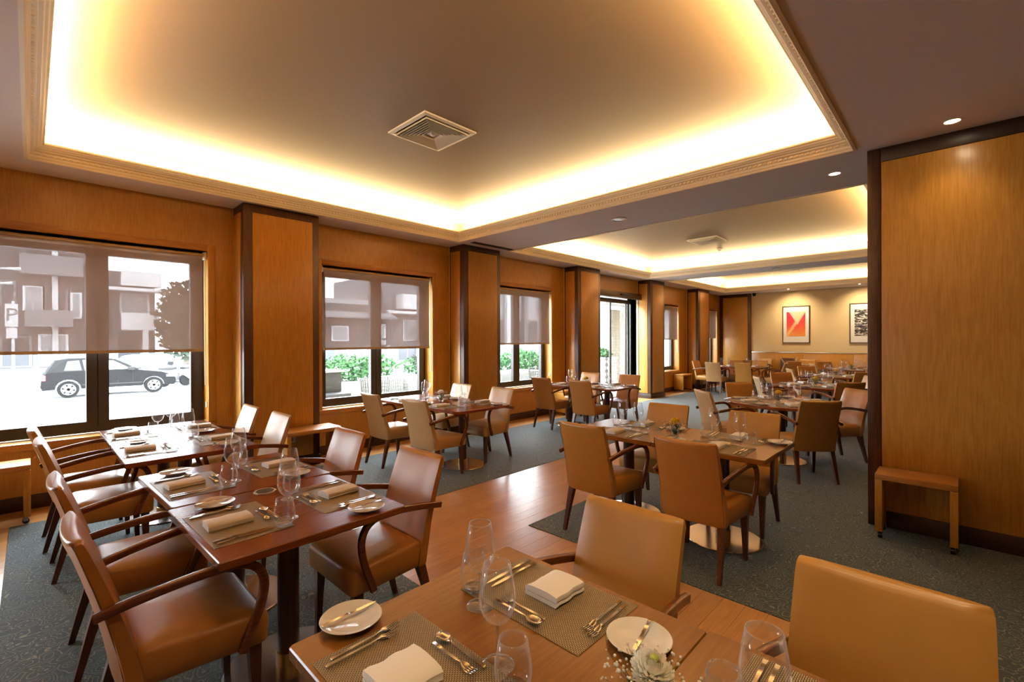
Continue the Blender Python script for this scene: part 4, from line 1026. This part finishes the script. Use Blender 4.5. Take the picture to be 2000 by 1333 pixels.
text('P', .62, (-.035, -.063, 3.01), GREYL, ps)
sl = thing('street_lamp', 'double armed street lamp at the edge of the big window', 'lamp', (-.95, 23, G))
MB().tube([(0, 0, 0), (0, 0, 4.6)], [.07, .045], 10).obj('post', WHB, sl, .6)
for zz, ex in ((4.55, .75), (4.05, .55)): MB().tube([(0, 0, zz-.25), (.25, 0, zz), (ex, 0, zz+.03)], [.03, .03, .06], 8).obj('arm', WHB, sl, .6)
bo = thing('bollard', 'short pale bollard on the pavement outside the big window', 'bollard', (.29, 14.2, G+.05))
bbox('post', -.08, .08, -.08, .08, 0, .70, GREYL, bo, .02); bbox('band', -.083, .083, -.083, .083, .56, .62, DSTONE, bo)

# terrace things
def planter(x0, x1, y0, y1, label, seed, h=.62):
    p = thing('hedge_planter', label, 'planter', (x0, y0, -.03), 0, 'terrace hedge planters')
    bbox('trough', 0, x1-x0, 0, y1-y0, 0, h, STONE, p, .01)
    foliage('foliage', ((x1-x0)/2, (y1-y0)/2, h+.26), ((x1-x0)/2*1.02, (y1-y0)/2*1.15, .34), int(1500*(x1-x0)/2.5), .12, LEAF_, p, seed)
planter(4.3, 6.6, 10.2, 10.8, 'low grey planter with a bright green hedge behind the second window', 5)
planter(6.75, 9.2, 10.25, 10.85, 'low grey planter with a green hedge between second and third window', 6)
planter(9.4, 12.4, 9.6, 10.2, 'grey planter with a dense green hedge behind the third window', 7)
planter(18.2, 21.5, 9.5, 10.1, 'grey planter with a small shrub behind the window after the door', 9)
sb_ = thing('shrub_pot', 'dark round shrub in a white pot on the terrace table behind the second window', 'plant', (6.55, 9.3, .70))
MB().lathe([(.0, 0), (.07, 0), (.10, .16), (.085, .16), (0, .14)], 16).obj('pot', WHB, sb_, .6); foliage('foliage', (0, 0, .36), (.24, .24, .24), 260, .10, LEAF2, sb_, 8)
def wicker(x, y, rz, label, m):
    c = thing('wicker_chair', label, 'chair', (x, y, -.03), rz, 'terrace wicker chairs')
    bbox('seat', -.25, .25, -.25, .25, .40, .45, m, c, .01)
    bk = MB()
    for k in range(13):
        a = PI*.12+PI*.76*k/12; bk.tube([(.27*math.cos(a)*-1, -.25*math.sin(a)-.02, .45), (-.31*math.cos(a), -.30*math.sin(a)-.02, .82)], .008, 5)
    for z in (.50, .57, .64, .71, .78, .82):
        q = .27+.04*(z-.45)/.37
        bk.tube([(-q*math.cos(PI*.12+PI*.76*k/16), -(q-.015)*math.sin(PI*.12+PI*.76*k/16)-.02, z) for k in range(17)], .011 if z > .8 else .008, 5)
    bk.obj('woven_back', m, c)
    for sx in (-1, 1):
        for sy in (-1, 1): MB().tube([(sx*.22, sy*.22, .40), (sx*.24, sy*.24, 0)], .016, 8).obj('leg', GREYM, c)
WIC = mat('grey_wicker', (.03, .03, .03), .7); WICW = mat('white_wicker', (.11, .11, .11), .7)
wicker(5.55, 8.6, PI, 'white wicker terrace chair outside the second window, in the middle', WICW)
wicker(4.75, 8.3, PI*.9, 'dark wicker terrace chair outside the second window, beside the grey counter', WIC)
wicker(6.35, 8.45, PI*1.05, 'grey wicker terrace chair outside the second window, by the window frame', WIC)
wicker(9.5, 8.1, PI, 'dark wicker terrace chair outside the third window', WIC)
tt = thing('terrace_table', 'pale square terrace table outside the second window', 'table', (6.0, 9.35, -.03))
bbox('top', -.9, .9, -.4, .4, .69, .73, WHB, tt, .005)
for sx in (-1, 1):
    for sy in (-1, 1): bbox('leg', sx*.82-.03, sx*.82+.03, sy*.34-.03, sy*.34+.03, 0, .689, GREYM, tt)
t3 = thing('terrace_table', 'pale terrace table outside the third window', 'table', (9.2, 8.95, -.03))
bbox('top', -.8, .8, -.4, .4, .69, .73, WHB, t3, .005)
for sx in (-1, 1):
    for sy in (-1, 1): bbox('leg', sx*.72-.03, sx*.72+.03, sy*.34-.03, sy*.34+.03, 0, .689, GREYM, t3)
CNT = mat('counter_grey', (.022, .022, .024), .6, spec=.2)
gc = thing('terrace_counter', 'grey boxy terrace counter outside the second window', 'counter', (3.75, 8.2, -.03))
bbox('cabinet', -.75, .42, 0, .7, 0, .60, CNT, gc, .01); bbox('upper_shelf', -.72, .40, .35, .68, .601, .98, CNT, gc, .01); bbox('top', -.77, .44, .30, .72, .981, 1.02, WHB, gc, .01)
# porch outside the glass door
PST = mat('pale_pillar_stone', (.22, .22, .22), .85)
pil = thing('stone_pillar', 'stone clad porch pillar outside the glass door', 'pillar', (13.80, 8.6, -.03))
rr = random.Random(4); z = .0; MB().box(.006, .62, .006, .62, 0, 2.62).obj('core', PST, pil)
SB = bbox('stone', -.14, .14, 0, .029, 0, .096, PST, None, .006, 1); sme = SB.data; bpy.data.objects.remove(SB)
for j in range(26):
    for k in range(2): o = link('stone', sme, pil, (.18+k*.29+(.03 if j % 2 else 0), -.0+rr.uniform(-.008, 0), j*.1+.002))
    for k in range(2): link('stone', sme, pil, (.0+rr.uniform(-.008, 0), .46-k*.29+(.03 if j % 2 else 0), j*.1+.002), -PI/2)
pl2 = thing('stone_planter', 'low dry stone planter with small green plants outside the glass door', 'planter', (13.1, 8.3, -.03))
MB().box(.03, .66, .03, 1.2, 0, .98).obj('core', DSTONE, pl2)
for j in range(10):
    for k in range(2): link('stone', sme, pl2, (.17+k*.29+(.03 if j % 2 else 0), rr.uniform(-.008, 0), j*.1+.002))
    for k in range(4): link('stone', sme, pl2, (rr.uniform(-.008, 0), 1.05-k*.29+(.03 if j % 2 else 0), j*.1+.002), -PI/2)
foliage('foliage', (.3, .5, 1.10), (.32, .5, .2), 400, .10, LEAF_, pl2, 12)
pw = thing('porch_wall', 'plain white porch wall filling the view through the glass door', 'wall', (14.5, 8.3, -.03))
bbox('panel', 0, .92, 0, .3, 0, 2.9, WHB, pw); bbox('panel', 1.10, 4.0, 0, .3, 0, 2.9, WHB, pw); bbox('post', .92, 1.10, .04, .26, 0, 2.9, GREYL, pw)
pr = thing('porch_roof', 'pale grey porch roof edge above the glass door', 'roof', (12.4, 7.9, 2.66))
bbox('slab', 0, 6.2, 0, 1.4, .25, .45, GREYL, pr); bbox('beam', 0, 6.2, 0, .25, 0, .249, GREYL, pr)
wp = thing('white_pillar', 'white rendered pillar beside the hedge outside the third window', 'pillar', (10.35, 8.5, -.03))
bbox('shaft', -.22, .22, -.2, .2, .1, 3.2, WHB, wp); bbox('foot', -.26, .26, -.24, .24, 0, .1, STONE, wp)
